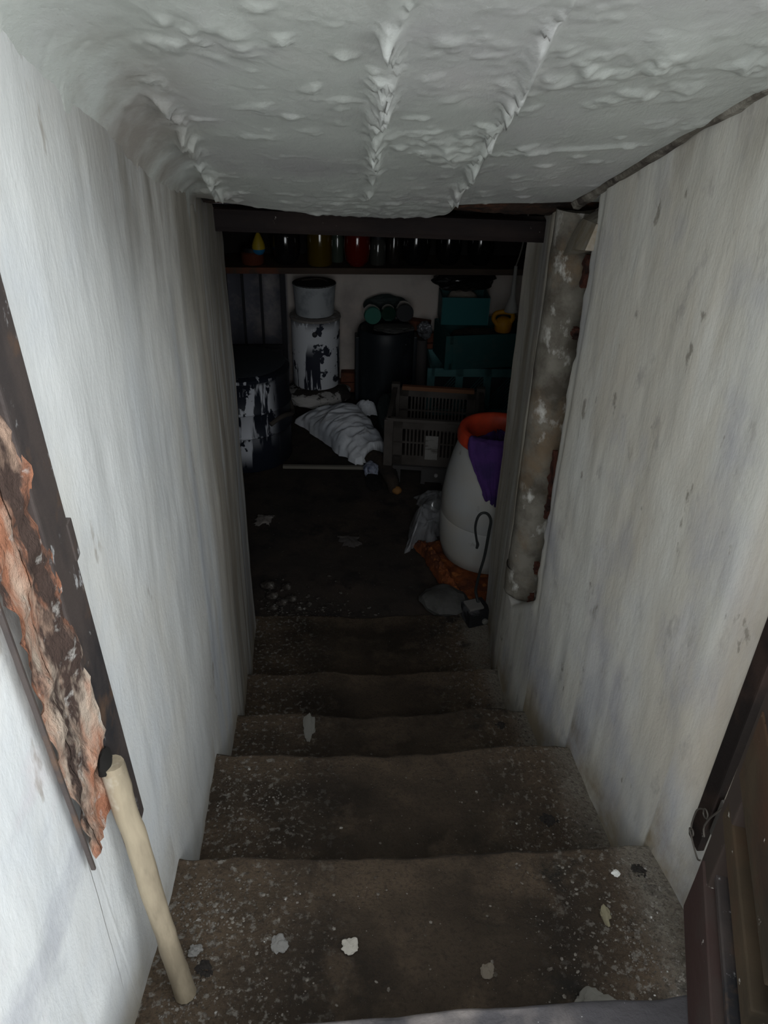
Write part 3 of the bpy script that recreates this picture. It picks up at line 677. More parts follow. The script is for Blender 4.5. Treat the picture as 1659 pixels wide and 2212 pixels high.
pc.location = (0.690, 2.70, 0.035)
tag(pc, 'purple cloth hanging over the red rim of the white barrel', 'cloth')

def sheet(name, corners, h, m, seed, label, cat, nu=60, nv=60, wr=0.02, wf=9.0, edge=0.35, thick=0.0, aniso=(1, 1), z0=0.004, jag=0.0, group=None, parent=None, rip=0.0):
    """crumpled soft thing lying in the quadrilateral given by four floor points"""
    A = np.linspace(0, 1, nu)[:, None]; C = np.linspace(0, 1, nv)[None, :]
    c = [np.array((p[0], p[1], p[2] if len(p) > 2 else z0)) for p in corners]
    P = ((1 - A) * (1 - C))[..., None] * c[0] + (A * (1 - C))[..., None] * c[1] + (A * C)[..., None] * c[2] + ((1 - A) * C)[..., None] * c[3]
    dome = (np.clip(4 * A * (1 - A), 0, 1) ** edge) * (np.clip(4 * C * (1 - C), 0, 1) ** edge)
    n1 = fbm(A * wf * aniso[0], C * wf * aniso[1], 0.2, 4, seed)
    ridged = 1 - np.abs(fbm(A * wf * aniso[0] * 0.8 + 3, C * wf * aniso[1] * 0.8, 0.7, 3, seed + 5)) * 2
    z = (h + wr * n1 + wr * 0.9 * ridged) * dome
    P[..., 2] += np.maximum(z, 0.0)
    if jag:
        e = 1 - dome
        P[..., 0] += jag * e * fbm(A * 7, C * 7, 0.1, 3, seed + 11); P[..., 1] += jag * e * fbm(A * 7, C * 7, 0.9, 3, seed + 12)
    o = from_grid(name, P, m, parent)
    if thick:
        md = o.modifiers.new('thick', 'SOLIDIFY'); md.thickness = thick; md.offset = -1
    return tag(o, label, cat, group)

orm = mat('orange_net', (0.22, 0.060, 0.016), 0.8, layers=[dict(c=(0.09, 0.028, 0.012), s=10.0, lo=0.42, hi=0.6), dict(c=(0.34, 0.11, 0.03), s=26.0, lo=0.58, hi=0.66)], bump=(90, 0.8, (1, 1, 1), 0.006))
sheet('net_sack', [(0.44, 2.82), (0.90, 2.92), (0.88, 2.47), (0.515, 2.385)], 0.012, orm, 421, 'orange mesh sack flattened under the white barrel', 'sack', wr=0.008, wf=14, edge=0.2, jag=0.05, thick=0.002)
sheet('net_ruffle', [(0.405, 2.80, 0.01), (0.447, 2.80, 0.01), (0.553, 2.405, 0.01), (0.50, 2.39, 0.01)], 0.05, orm, 423, 'bunched orange mesh along the front of the white barrel', 'sack', nu=24, nv=90, wr=0.020, wf=12, aniso=(0.5, 1.6), jag=0.02)

clear = mat('clear_plastic', (0.42, 0.43, 0.45), 0.10, alpha=0.42, spec=1.0, coat=0.6)
sheet('plastic_bag', [(0.452, 3.22), (0.74, 3.24), (0.73, 3.03), (0.470, 3.02)], 0.06, clear, 431, 'crumpled clear plastic bag behind the white barrel, under the crate', 'bag', 50, 50, 0.055, 2.6, edge=0.5, jag=0.02)
sheet('plastic_bag', [(0.420, 3.00), (0.62, 3.00), (0.50, 2.84), (0.350, 2.75)], 0.09, clear, 433, 'clear plastic bag lying in front, beside the orange sack', 'bag', 50, 50, 0.07, 2.2, edge=0.5, jag=0.02)

# scraps and stones on the cellar floor
pm = mat('grey_paper', (0.20, 0.18, 0.165), 0.9, layers=[dict(c=(0.08, 0.07, 0.065), s=14.0, lo=0.5, hi=0.65)])
sheet('paper_scrap', [(0.075, 2.90), (0.165, 2.89), (0.160, 2.80), (0.105, 2.82)], 0.004, mat('dull_paper', (0.075, 0.066, 0.062), 0.9), 441, 'dull paper scrap in the middle of the dirt floor', 'scrap', 14, 14, 0.006, 5, jag=0.03)
sheet('paper_scrap', [(-0.31, 3.09), (-0.225, 3.08), (-0.235, 3.01), (-0.31, 3.00)], 0.006, pm, 443, 'pale paper scrap at the foot of the left doorway edge', 'scrap', 14, 14, 0.008, 5, jag=0.03)
b = MB(); b.box((0.02, 3.545, 0.010), (0.44, 0.020, 0.016), -0.06)
tag(b.build('wooden_batten', mat('pale_batten', (0.19, 0.175, 0.145), 0.8, bump=(30, 0.3, (0.2, 1, 1))), bev=0.002), 'thin pale wooden batten lying across the cellar floor', 'batten')
rock('fruit_stone', (0.368, 3.271, 0.0), (0.050, 0.046, 0.042), mat('ochre', (0.24, 0.115, 0.035), 0.8), 31, 'small orange ball on the floor in front of the crate', 'ball', nz=0.1)
rs = np.random.RandomState(3)
spots = [(-0.205, 2.46, 0.045), (-0.165, 2.42, 0.042), (-0.20, 2.39, 0.035), (-0.13, 2.44, 0.040), (-0.225, 2.53, 0.050), (-0.15, 2.52, 0.035), (-0.10, 2.38, 0.028), (-0.06, 2.41, 0.022)]
names = ['largest, against the left doorway edge', 'second, beside the largest', 'at the corner of the last step', 'rounded, away from the wall', 'deepest, along the left wall', 'small, behind the rounded one', 'small, out on the floor', 'smallest, farthest from the wall']
for i, (x, y, s) in enumerate(spots):
    rock('pebble', (x, y, 0.0), (s * 1.2, s, s * 0.6), H['grit_dark'], 40 + i, 'dusty pebble at the cellar doorway, ' + names[i], 'pebble', 'pebbles in the cellar doorway')
chips('gravel', 420, lambda r: -0.25 + abs(r.randn()) * 0.22, lambda r: 2.33 + abs(r.randn()) * 0.10, lambda x, y: 0.002, 0.002, 0.011, H['grit_dark'], 231, None, 'loose gravel scattered along the cellar side of the last step', 'gravel')

# ================================================================ cellar: sack, rags, crates
sackm = mat('white_woven_sack', (0.76, 0.78, 0.82), 0.7, layers=[dict(c=(0.50, 0.53, 0.58), s=5.0, lo=0.45, hi=0.62), dict(c=(0.80, 0.80, 0.81), s=8.0, lo=0.55, hi=0.7, amt=0.6)], bump=(120, 0.25, (1, 1, 1), 0.003))
sheet('woven_sack', [(-0.150, 4.10), (0.20, 4.26), (0.358, 3.70), (0.185, 3.565)], 0.095, sackm, 451, 'crumpled white woven sack lying on the cellar floor', 'sack', 110, 110, 0.040, 3.2, edge=0.24, aniso=(0.45, 2.6), jag=0.03)
sheet('sack_corner', [(0.205, 4.275), (0.32, 4.265), (0.335, 4.20), (0.235, 4.20)], 0.075, sackm, 453, 'folded white sack corner behind the big woven sack', 'sack', 40, 40, 0.02, 3, jag=0.02)
brm = mat('brown_rag', (0.048, 0.036, 0.028), 0.95, layers=[dict(c=(0.026, 0.020, 0.018), s=9.0, lo=0.45, hi=0.6)], bump=(50, 0.6, (1, 1, 1), 0.006))
b = MB(); b.tube([(0.235, 3.52, 0.05), (0.27, 3.535, 0.065), (0.31, 3.50, 0.06), (0.335, 3.42, 0.05), (0.350, 3.33, 0.04), (0.355, 3.27, 0.02)], [0.022, 0.038, 0.042, 0.040, 0.034, 0.020], 18, 8)
tag(b.build('rolled_rag', brm, smooth=True, noise=(0.012, 12, 455)), 'dark brown rolled rag between the white sack and the crate', 'rag')
rock('rag_bundle', (0.250, 3.445, 0.0), (0.075, 0.11, 0.075), mat('blue_white_rag', (0.30, 0.33, 0.42), 0.9, layers=[dict(c=(0.05, 0.07, 0.16), s=11.0, lo=0.55, hi=0.62), dict(c=(0.22, 0.16, 0.17), s=7.0, lo=0.58, hi=0.7)]), 51, 'small bluish white rag bundle at the end of the brown rag', 'rag', sub=4, nz=0.5)
rock('shoe', (0.262, 3.335, 0.0), (0.08, 0.17, 0.05), mat('black_rag', (0.012, 0.011, 0.011), 0.9), 52, 'black crumpled rag on the floor in front of the brown rag', 'rag', sub=4, nz=0.4).name = 'black_rag'
gbm = mat('dark_green_plastic', (0.030, 0.042, 0.040), 0.6)
rock('dark_bag', (0.375, 3.95, 0.0), (0.11, 0.28, 0.24), gbm, 53, 'dark green bag squeezed between the white sack and the grey crate', 'bag', sub=4, nz=0.25)

# grey slatted crate on a stand
cr = empty('slatted_crate', (0.585, 3.555, 0.10), 'grey plastic crate with slotted sides and a brown rear rim', 'crate', rz=math.radians(-10))
crm = mat('dusty_grey_plastic', (0.085, 0.074, 0.066), 0.7, layers=[dict(c=(0.055, 0.046, 0.040), s=5.0, lo=0.45, hi=0.62)], bump=(30, 0.2, (1, 1, 1), 0.003))
W, D, HH = 0.43, 0.37, 0.25
def slotted(wd, n):
    b = MB(); th = 0.010
    for z0, z1 in ((0, 0.055), (0.125, 0.134), (0.205, HH)): b.box((0, 0, (z0 + z1) / 2), (wd, th, z1 - z0))
    b.box((-wd / 2 + 0.03, 0, HH / 2), (0.06, th, HH)); b.box((wd / 2 - 0.03, 0, HH / 2), (0.06, th, HH))
    inner = wd - 0.12
    for k in range(1, n): b.box((-inner / 2 + inner * k / n, 0, 0.13), (0.0085, th * 0.9, 0.155))
    return b
f_ = slotted(W, 17).build('front_side', crm, cr); f_.location = (0, -D / 2, 0); f_.rotation_euler = (math.radians(5), 0, 0)
k_ = slotted(W, 17).build('rear_side', crm, cr); k_.location = (0, D / 2, 0); k_.rotation_euler = (math.radians(-4), 0, 0)
for sx in (-1, 1):
    s_ = slotted(D, 14).build('end_side', crm, cr); s_.location = (sx * W / 2, 0, 0); s_.rotation_euler = (math.radians(4 * 1), 0, math.radians(90 if sx > 0 else -90))
b = MB(); b.box((0, 0, 0.006), (W, D, 0.012)); b.build('bottom', crm, cr)
b = MB(); b.box((0, D / 2 + 0.017, HH + 0.002), (W - 0.05, 0.030, 0.022)); b.build('rim', mat('brown_rim', (0.20, 0.088, 0.045), 0.7), cr, bev=0.003)
b = MB(); b.box((0, -D / 2 - 0.02, HH + 0.001), (W + 0.03, 0.024, 0.016))
for sx in (-1, 1): b.box((sx * (W / 2 + 0.01), 0, HH + 0.001), (0.024, D + 0.05, 0.016))
b.build('lip', crm, cr, bev=0.003)
for sx in (-1, 1):
    for sy in (-1, 1):
        b = MB(); b.box((sx * (W / 2 + 0.008), sy * (D / 2 + 0.012), HH / 2 + (0.012 if sy > 0 else 0)), (0.045, 0.04, HH + (0.03 if sy > 0 else 0.0))); b.build('corner_post', crm, cr, bev=0.006)
b = MB(); b.box((-0.01, -D / 2 - 0.013, 0.105), (0.062, 0.003, 0.135), M=Matrix.Rotation(math.radians(5), 3, 'X'))
b.build('paper_label', mat('dirty_label', (0.25, 0.24, 0.225), 0.9, layers=[dict(c=(0.12, 0.11, 0.10), s=24.0, st=(0.3, 1, 1), lo=0.52, hi=0.60)]), cr)

st = empty('low_stand', (0.580, 3.52, 0.0), 'dark low box stand carrying the grey slatted crate', 'stand', rz=math.radians(-10))
stm = mat('dark_grey_board', (0.060, 0.056, 0.055), 0.8, bump=(30, 0.3, (1, 1, 1)))
b = MB(); b.box((0, 0, 0.088), (0.40, 0.34, 0.020)); b.build('top', stm, st, bev=0.003)
for x in (-0.17, -0.045, 0.06, 0.18):
    b = MB(); b.box((x, -0.155, 0.04), (0.022, 0.02, 0.08)); b.build('leg', stm, st, bev=0.002)
for x in (-0.18, 0.18):
    b = MB(); b.box((x, 0.155, 0.04), (0.022, 0.02, 0.08)); b.build('leg', stm, st, bev=0.002)
b = MB(); b.box((0.006, -0.172, 0.058), (0.115, 0.012, 0.075)); b.build('front_board', stm, st, bev=0.003)
b = MB(); b.lathe([(0.0, 0), (0.010, 0.0), (0.008, 0.008), (0, 0.010)], 12, cap=(False, False)); k = b.build('knob', mat('pale_knob', (0.33, 0.32, 0.31), 0.6), st); k.location = (0.02, -0.178, 0.062); k.rotation_euler = (math.radians(90), 0, 0)

# ================================================================ cellar: painted cans and drums
def paint_mat(name, base, seed, masks=(), lo=0.47, hi=0.50, drip=(9.0, 0.09)):
    return mat(name, base, 0.55, layers=[
        dict(c=(0.60, 0.62, 0.66), s=drip[0], st=(1, 1, drip[1]), lo=lo, hi=hi, off=seed, mask=masks),
        dict(c=base, s=17.0, st=(1, 1, 0.5), lo=0.60, hi=0.62, off=seed + 2),
        dict(c=(0.05, 0.05, 0.06), s=34.0, lo=0.64, hi=0.66, off=seed + 4)], spec=0.35)
t = empty('paint_drum', (-0.395, 3.745, 0.0), 'dark metal drum splashed with white paint behind the left doorway edge', 'drum', rz=0.3)
dbl = mat('splashed_drum', (0.014, 0.018, 0.030), 0.5, layers=[
    dict(c=(0.72, 0.74, 0.80), s=10.0, st=(1, 1, 0.14), lo=0.43, hi=0.46, off=4.2, mask=[(2, 0.10, 0.30), (2, 0.485, 0.46)]),
    dict(c=(0.72, 0.74, 0.80), s=14.0, st=(1, 1, 0.05), lo=0.56, hi=0.58, off=6.2, mask=[(2, 0.02, 0.12)]),
    dict(c=(0.014, 0.018, 0.030), s=16.0, st=(1, 1, 0.6), lo=0.56, hi=0.58, off=1.2),
    dict(c=(0.014, 0.016, 0.024), s=3.0, lo=0.40, hi=0.41, off=8.8, mask=[(0, 0.05, 0.14)])], spec=0.35)
b = MB(); b.lathe([(0.0, 0), (0.235, 0), (0.24, 0.008), (0.238, 0.16), (0.238, 0.185), (0.247, 0.195), (0.238, 0.205), (0.238, 0.31), (0.247, 0.32), (0.238, 0.33), (0.238, 0.475), (0.243, 0.482), (0.243, 0.494), (0.232, 0.502), (0.20, 0.506), (0.0, 0.506)], 56, cap=(False, False))
b.build('body', dbl, t, smooth=True)
b = MB(); b.lathe([(0.0, 0.0), (0.215, 0.0), (0.222, 0.008), (0.20, 0.014), (0.0, 0.016)], 40, cap=(False, False)); k = b.build('lid', mat('dark_lid', (0.045, 0.052, 0.060), 0.5), t, smooth=True); k.location = (0, 0, 0.507)
pts = [(0.249 * math.cos(a), 0.249 * math.sin(a), 0.27 + 0.0 * a) for a in np.linspace(-1.25, 0.4, 9)]
b = MB(); b.tube([(p[0], p[1], 0.255 + 0.02 * math.sin(i)) for i, p in enumerate(pts)], 0.012, 8, 4); b.build('strap', mat('dusty_strap', (0.070, 0.060, 0.052), 0.8), t, smooth=True)

rock('stone_footing', (-0.02, 4.44, 0.0), (0.42, 0.40, 0.115), mat('paint_spattered_stone', (0.045, 0.038, 0.034), 0.9, layers=[dict(c=(0.50, 0.48, 0.46), s=9.0, lo=0.50, hi=0.55)]), 61, 'paint spattered flat stone under the tall white can', 'stone', sub=4, nz=0.22)
t = empty('paint_can', (-0.02, 4.45, 0.118), 'tall metal can covered in dripping white paint', 'can', rz=0.6)
cm = mat('dripped_can', (0.035, 0.038, 0.052), 0.55, layers=[
    dict(c=(0.78, 0.80, 0.84), s=8.0, st=(1, 1, 0.15), lo=0.39, hi=0.41, off=2.4, mask=[(2, 0.43, 0.35)]),
    dict(c=(0.78, 0.80, 0.84), s=16.0, st=(1, 1, 0.5), lo=0.54, hi=0.55, off=9.4),
    dict(c=(0.030, 0.034, 0.050), s=14.0, st=(1, 1, 0.08), lo=0.54, hi=0.56, off=5.4, mask=[(2, 0.30, 0.20)]),
    dict(c=(0.030, 0.034, 0.050), s=9.0, lo=0.555, hi=0.57, off=15.4)], spec=0.35)
b = MB(); b.lathe([(0.0, 0), (0.135, 0), (0.140, 0.006), (0.141, 0.20), (0.143, 0.39), (0.146, 0.400), (0.146, 0.412), (0.138, 0.418), (0.10, 0.420), (0.0, 0.420)], 48, cap=(False, False))
b.build('body', cm, t, smooth=True)
b = MB(); b.lathe([(0.139, 0.404), (0.150, 0.408), (0.148, 0.420), (0.120, 0.426), (0.10, 0.424)], 40, cap=(False, False)); b.build('rim', mat('dusty_rim', (0.22, 0.20, 0.185), 0.7, layers=[dict(c=(0.42, 0.41, 0.40), s=14.0, lo=0.5, hi=0.6)]), t, smooth=True)
for a in (-2.2, 1.0):
    b = MB(); b.lathe([(0, 0), (0.016, 0), (0.014, 0.012), (0, 0.014)], 12, cap=(False, False)); k = b.build('handle_lug', mat('lug_%d' % int(a * 10), (0.03, 0.03, 0.035), 0.5), t); k.location = (0.143 * math.cos(a), 0.143 * math.sin(a), 0.345); k.rotation_euler = (0, math.radians(90), a)
t = empty('metal_pail', (-0.022, 4.45, 0.546), 'grey metal pail standing on the tall painted can', 'pail')
pg = mat('galvanised', (0.58, 0.61, 0.63), 0.5, 0.2, layers=[dict(c=(0.22, 0.25, 0.29), s=5.0, lo=0.45, hi=0.6), dict(c=(0.46, 0.48, 0.48), s=6.0, lo=0.56, hi=0.68)], spec=0.5)
b = MB(); b.lathe([(0.0, 0.002), (0.108, 0.0), (0.112, 0.006), (0.122, 0.165), (0.126, 0.172), (0.122, 0.178), (0.117, 0.172), (0.112, 0.155)], 44, cap=(False, False)); b.build('body', pg, t, smooth=True)
b = MB(); b.lathe([(0.0, 0.181), (0.112, 0.180), (0.1245, 0.177), (0.125, 0.172)], 36, cap=(False, False)); b.build('contents', mat('dried_paint', (0.022, 0.018, 0.016), 0.8, layers=[dict(c=(0.10, 0.055, 0.040), s=6.0, lo=0.52, hi=0.62)]), t, smooth=True)
b = MB(); b.tube([(-0.07, 0.02, 0.182), (-0.02, 0.035, 0.186), (0.03, 0.03, 0.190), (0.075, 0.0, 0.183)], 0.0025, 6, 5); b.build('wire_handle', wm, t, smooth=True)

t = empty('plastic_drum', (0.395, 4.43, 0.0), 'black plastic drum at the back wall with bottles on top', 'drum')
bd = mat('black_plastic', (0.012, 0.016, 0.020), 0.5, layers=[dict(c=(0.028, 0.034, 0.040), s=6.0, st=(1, 1, 0.4), lo=0.5, hi=0.65), dict(c=(0.35, 0.35, 0.35), s=60.0, lo=0.73, hi=0.75)], spec=0.35)
b = MB(); b.lathe([(0.0, 0), (0.155, 0), (0.166, 0.012), (0.172, 0.10), (0.174, 0.25), (0.172, 0.40), (0.166, 0.455), (0.158, 0.470), (0.150, 0.462), (0.0, 0.458)], 44, cap=(False, False)); b.build('body', bd, t, smooth=True)
for sx in (-1, 1):
    b = MB(); b.box((sx * 0.172, -0.02, 0.23), (0.022, 0.09, 0.40)); b.build('side_rib', bd, t, bev=0.008)
# rag and bottles on the drum
rock('dusty_bag', (0.43, 4.325, 0.474), (0.23, 0.13, 0.045), mat('dusty_bag', (0.055, 0.055, 0.052), 0.6, layers=[dict(c=(0.10, 0.085, 0.075), s=8.0, lo=0.52, hi=0.65)]), 71, 'dusty grey bag on the front of the black drum', 'bag', sub=4, nz=0.35)
def bottle(name, loc, tilt, r, h, m, label, rz=0.0, cap=None):
    t = empty(name, loc, label, 'bottle', 'bottles on the black drum'); t.rotation_euler = (tilt, 0, rz)
    b = MB(); b.lathe([(0.0, 0), (r * 0.9, 0), (r, 0.012), (r, h * 0.55), (r * 0.75, h * 0.72), (r * 0.32, h * 0.82), (r * 0.28, h), (0, h)], 24, cap=(False, False)); b.build('glass', m, t, smooth=True)
    b = MB(); b.lathe([(0.0, h), (r * 0.33, h), (r * 0.33, h + 0.018), (0, h + 0.02)], 14, cap=(False, False)); b.build('cap', mat(name + '_cap', (0.05, 0.05, 0.05), 0.5), t)
    return t
gl = mat('green_glass', (0.045, 0.17, 0.13), 0.12, spec=0.8, coat=0.4); gl2 = mat('dark_green_glass', (0.008, 0.035, 0.024), 0.1, spec=0.8, coat=0.4); gl3 = mat('grey_glass', (0.05, 0.05, 0.052), 0.12, spec=0.8, coat=0.4)
lay = math.radians(-95)
bottle('green_bottle', (0.312, 4.36, 0.555), lay, 0.052, 0.17, gl, 'pale green bottle lying base outwards, first from the white can')
bottle('green_bottle', (0.405, 4.38, 0.560), lay, 0.046, 0.17, gl2, 'dark green bottle lying base outwards, middle one on the drum')
bottle('grey_bottle', (0.498, 4.38, 0.565), lay, 0.054, 0.17, gl3, 'greyish glossy bottle lying nearest the bricks on the drum')
rock('dark_bag', (0.41, 4.61, 0.472), (0.27, 0.085, 0.13), gbm, 75, 'dark bag behind the bottles on the black drum', 'bag', sub=4, nz=0.25)
rock('crumpled_foil', (0.625, 4.42, 0.404), (0.09, 0.08, 0.10), mat('foil', (0.16, 0.165, 0.18), 0.35, 0.2, layers=[dict(c=(0.05, 0.05, 0.055), s=20.0, lo=0.5, hi=0.6)]), 76, 'crumpled grey plastic beside the drum near the bricks', 'plastic', sub=4, nz=0.6)

# bricks along the foot of the back wall
brick_m = mat('red_brick', (0.17, 0.062, 0.036), 0.9, layers=[dict(c=(0.08, 0.04, 0.028), s=8.0, lo=0.48, hi=0.62)], bump=(50, 0.5, (1, 1, 1), 0.005))
def brick(loc, rz, label, d=(0.20, 0.10, 0.06), ry=0.0):
    b = MB(); b.box((0, 0, d[2] / 2), d); o = b.build('brick', brick_m, bev=0.005, noise=(0.005, 20, int(loc[0] * 100) % 50)); o.location = loc; o.rotation_euler = (0, ry, rz)
    return tag(o, label, 'brick', 'loose bricks at the back wall')
brick((0.205, 4.615, 0.0), 0.05, 'dark lower brick between the tall white can and the drum', (0.16, 0.09, 0.06))
brick((0.210, 4.615, 0.066), -0.05, 'orange upper brick between the tall white can and the drum', (0.15, 0.085, 0.055))
for i, (w_, nm) in enumerate((('bottom', 0), ('second', 1), ('third', 2), ('fourth', 3), ('fifth', 4))):
    brick((0.622 + 0.004 * i, 4.60, 0.0645 * i), 0.08 * (-1) ** i, w_ + ' brick of the stack between the drum and the teal crates', (0.15, 0.09, 0.06))
brick((0.640, 4.59, 0.330), 0.5, 'reddish brick tilted on top of the brick stack', (0.15, 0.08, 0.055), ry=0.12)
brick((0.620, 4.59, 0.405), -0.4, 'orange brick crowning the brick stack', (0.12, 0.08, 0.055))
b = MB(); b.tube([(0.612, 4.40, 0.0), (0.612, 4.405, 0.2), (0.609, 4.41, 0.40)], 0.034, 14, 6)
tag(b.build('clay_pipe', mat('dusty_grey_pipe', (0.062, 0.055, 0.055), 0.8), smooth=True), 'dusty grey pipe standing beside the brick stack', 'pipe')

# teal crates
tealm = mat('teal_plastic', (0.018, 0.080, 0.080), 0.55, layers=[dict(c=(0.016, 0.07, 0.072), s=5.0, lo=0.45, hi=0.62), dict(c=(0.06, 0.09, 0.085), s=9.0, lo=0.55, hi=0.68, amt=0.6)])
tealp = mat('pale_teal_plastic', (0.075, 0.185, 0.19), 0.55, layers=[dict(c=(0.035, 0.11, 0.115), s=5.0, lo=0.45, hi=0.62)])
def crate(loc, rz, W, D, HH, m, label, windows=3, tilt=0.0):
    t = empty('teal_crate', loc, label, 'crate', 'teal crates stacked by the back wall', rz); t.rotation_euler = (0, tilt, rz)
    b = MB(); th = 0.012; n = windows; cw = W / n
    b.box((0, -D / 2, 0.02), (W, th, 0.04)); b.box((0, -D / 2, HH - 0.025), (W, th, 0.05))
    for k in range(n + 1): b.box((-W / 2 + cw * k, -D / 2, HH / 2), (0.045, th, HH))
    if n < 2: b.box((0, -D / 2 + 0.001, HH / 2), (W, th * 0.8, HH))
    b.build('front_side', m, t, bev=0.002)
    b = MB()
    for k in range(n if n > 1 else 0):
        x0 = -W / 2 + cw * (k + 0.5); hw = cw / 2 - 0.022; z0, z1 = 0.04, HH - 0.05
        for q in range(-3, 8):
            # diagonal bars clipped to the window
            pts = []
            c = -hw + q * 0.018
            za, zb = max(z0, z0 - (c + hw) * 0 ), z1
            xa, xb = x0 + c, x0 + c + (z1 - z0) * 0.8
            fa, fb = 0.0, 1.0
            if xa < x0 - hw: fa = (x0 - hw - xa) / (xb - xa)
            if xb > x0 + hw: fb = (x0 + hw - xa) / (xb - xa)
            if fb - fa < 0.1: continue
            p0 = Vector((xa + (xb - xa) * fa, -D / 2 + 0.004, z0 + (z1 - z0) * fa)); p1 = Vector((xa + (xb - xa) * fb, -D / 2 + 0.004, z0 + (z1 - z0) * fb))
            b.tube([p0, p1], 0.0022, 4, 1)
    if n > 1:
        b.build('lattice', m, t)
        b = MB(); b.box((0, -D / 2 + 0.022, HH / 2), (W - 0.03, 0.006, HH - 0.03)); b.build('window_shade_sheet', bd, t)  # black sheet added behind the lattice, standing in for shade inside the crate
    b = MB(); b.box((0, D / 2, HH / 2), (W, th, HH)); b.build('rear_side', m, t)
    for sx in (-1, 1):
        b = MB(); b.box((sx * W / 2, 0, HH / 2), (th, D, HH)); b.build('end_side', m, t)
    b = MB(); b.box((0, 0, 0.006), (W, D, 0.012)); b.build('bottom', m, t)
    return t
crate((0.905, 4.36, 0.0), -0.05, 0.50, 0.32, 0.295, tealp, 'pale teal crate with lattice windows at the bottom of the stack')
crate((0.955, 4.36, 0.300), 0.12, 0.48, 0.32, 0.20, tealm, 'darker teal crate set askew on the pale one', 1, 0.0)
rock('rag_heap', (0.955, 4.35, 0.315), (0.40, 0.24, 0.17), mat('brown_sacking', (0.060, 0.050, 0.038), 0.95, layers=[dict(c=(0.03, 0.026, 0.022), s=9.0, lo=0.45, hi=0.6)], bump=(50, 0.6, (1, 1, 1), 0.006)), 81, 'brown dusty sacking heaped in the askew teal crate', 'rag', sub=4, nz=0.4)
t = empty('teal_box', (0.855, 4.47, 0.50), 'small open teal box on top of the crate stack', 'box', rz=-0.05)
b = MB(); b.box((0, -0.10, 0.08), (0.27, 0.010, 0.16)); b.build('front_side', mat('bright_teal', (0.012, 0.115, 0.120), 0.5), t, bev=0.002)
b = MB(); b.box((0, 0.10, 0.08), (0.27, 0.010, 0.16)); b.build('rear_side', tealm, t)
for sx in (-1, 1): b = MB(); b.box((sx * 0.135, 0, 0.08), (0.010, 0.20, 0.16)); b.build('end_side', tealp if sx > 0 else tealm, t)
b = MB(); b.box((0, 0, 0.005), (0.27, 0.20, 0.010)); b.build('bottom', tealm, t)
rock('folded_rag', (0.855, 4.47, 0.512), (0.19, 0.13, 0.16), mat('beige_rag', (0.24, 0.21, 0.175), 0.95, bump=(30, 0.4, (1, 1, 1))), 83, 'beige folded rag in the small teal box', 'rag', sub=4, nz=0.25)
rock('black_bag', (0.85, 4.46, 0.675), (0.34, 0.20, 0.115), mat('black_bag', (0.012, 0.012, 0.012), 0.28, spec=0.6), 84, 'glossy black bag on top of the beige rag', 'bag', sub=4, nz=0.45)

# yellow can and white funnel hanging by the right
t = empty('yellow_jug', (1.050, 4.235, 0.505), 'yellow plastic jug with a looped handle lying on the crate stack', 'jug', rz=-0.15)
ym = mat('yellow_plastic', (0.55, 0.26, 0.010), 0.5, layers=[dict(c=(0.36, 0.15, 0.01), s=6.0, lo=0.48, hi=0.62)])
b = MB(); b.lathe([(0, 0), (0.036, 0), (0.042, 0.008), (0.044, 0.055), (0.034, 0.075), (0.018, 0.085), (0, 0.086)], 28, cap=(False, False), sx=1.15); b.build('body', ym, t, smooth=True)
b = MB(); b.tube([(-0.035, -0.02, 0.045), (-0.060, -0.022, 0.075), (-0.052, -0.025, 0.108), (-0.015, -0.025, 0.120), (0.035, -0.02, 0.115), (0.048, -0.015, 0.085), (0.034, -0.01, 0.055)], 0.013, 12, 6); b.build('handle', ym, t, smooth=True)
t = empty('white_funnel', (1.020, 3.98, 0.70), 'white plastic funnel hanging beyond the doorway edge', 'funnel')
fm = mat('white_funnel', (0.38, 0.37, 0.35), 0.6)
b = MB(); b.lathe([(0.034, 0.0), (0.030, 0.03), (0.014, 0.075), (0.010, 0.16), (0.009, 0.235)], 24, cap=(False, False)); b.build('cone', fm, t, smooth=True)
b = MB(); b.lathe([(0.034, -0.004), (0.038, 0.0), (0.034, 0.006)], 24, cap=(False, False)); b.build('rim', fm, t, smooth=True)
b = MB(); b.tube([(0.0, 0.0, 0.235), (0.03, 0.02, 0.36), (0.05, 0.05, 0.62), (0.05, 0.05, 1.03)], 0.004, 6, 4); b.build('cord', mat('pale_cord', (0.26, 0.25, 0.22), 0.9), t, smooth=True)

# shelf rack with jars
t = empty('shelf_rack', (0.25, 4.20, 0.0), 'dark shelf rack across the cellar carrying jars', 'shelf')
shm = mat('dark_wood_shelf', (0.085, 0.058, 0.042), 0.85, layers=[dict(c=(0.05, 0.035, 0.027), s=5.0, st=(0.2, 1, 1), lo=0.45, hi=0.6), dict(c=(0.16, 0.055, 0.03), s=4.0, lo=0.55, hi=0.65, mask=[(0, -0.35, -0.55)])], bump=(30, 0.3, (0.2, 1, 1)))
b = MB(); b.box((0, 0.0, 0.888), (2.1, 0.32, 0.032)); b.build('shelf_board', shm, t, bev=0.004, noise=(0.004, 5, 501))
rk = mat('black_rack', (0.018, 0.018, 0.022), 0.6, 0.2, layers=[dict(c=(0.25, 0.25, 0.25), s=40.0, st=(1, 1, 0.4), lo=0.70, hi=0.73)])
for x, w_ in ((-0.445, 0.030), (-0.565, 0.014), (-0.665, 0.014), (0.98, 0.03)):
    z0_, z1_ = (0.0, 0.873) if w_ > 0.02 else (0.40, 0.873)
    b = MB(); b.box((x, 0.10, (z0_ + z1_) / 2), (w_, 0.022, z1_ - z0_)); b.build('upright' if w_ > 0.02 else 'rod', rk, t, bev=0.002)
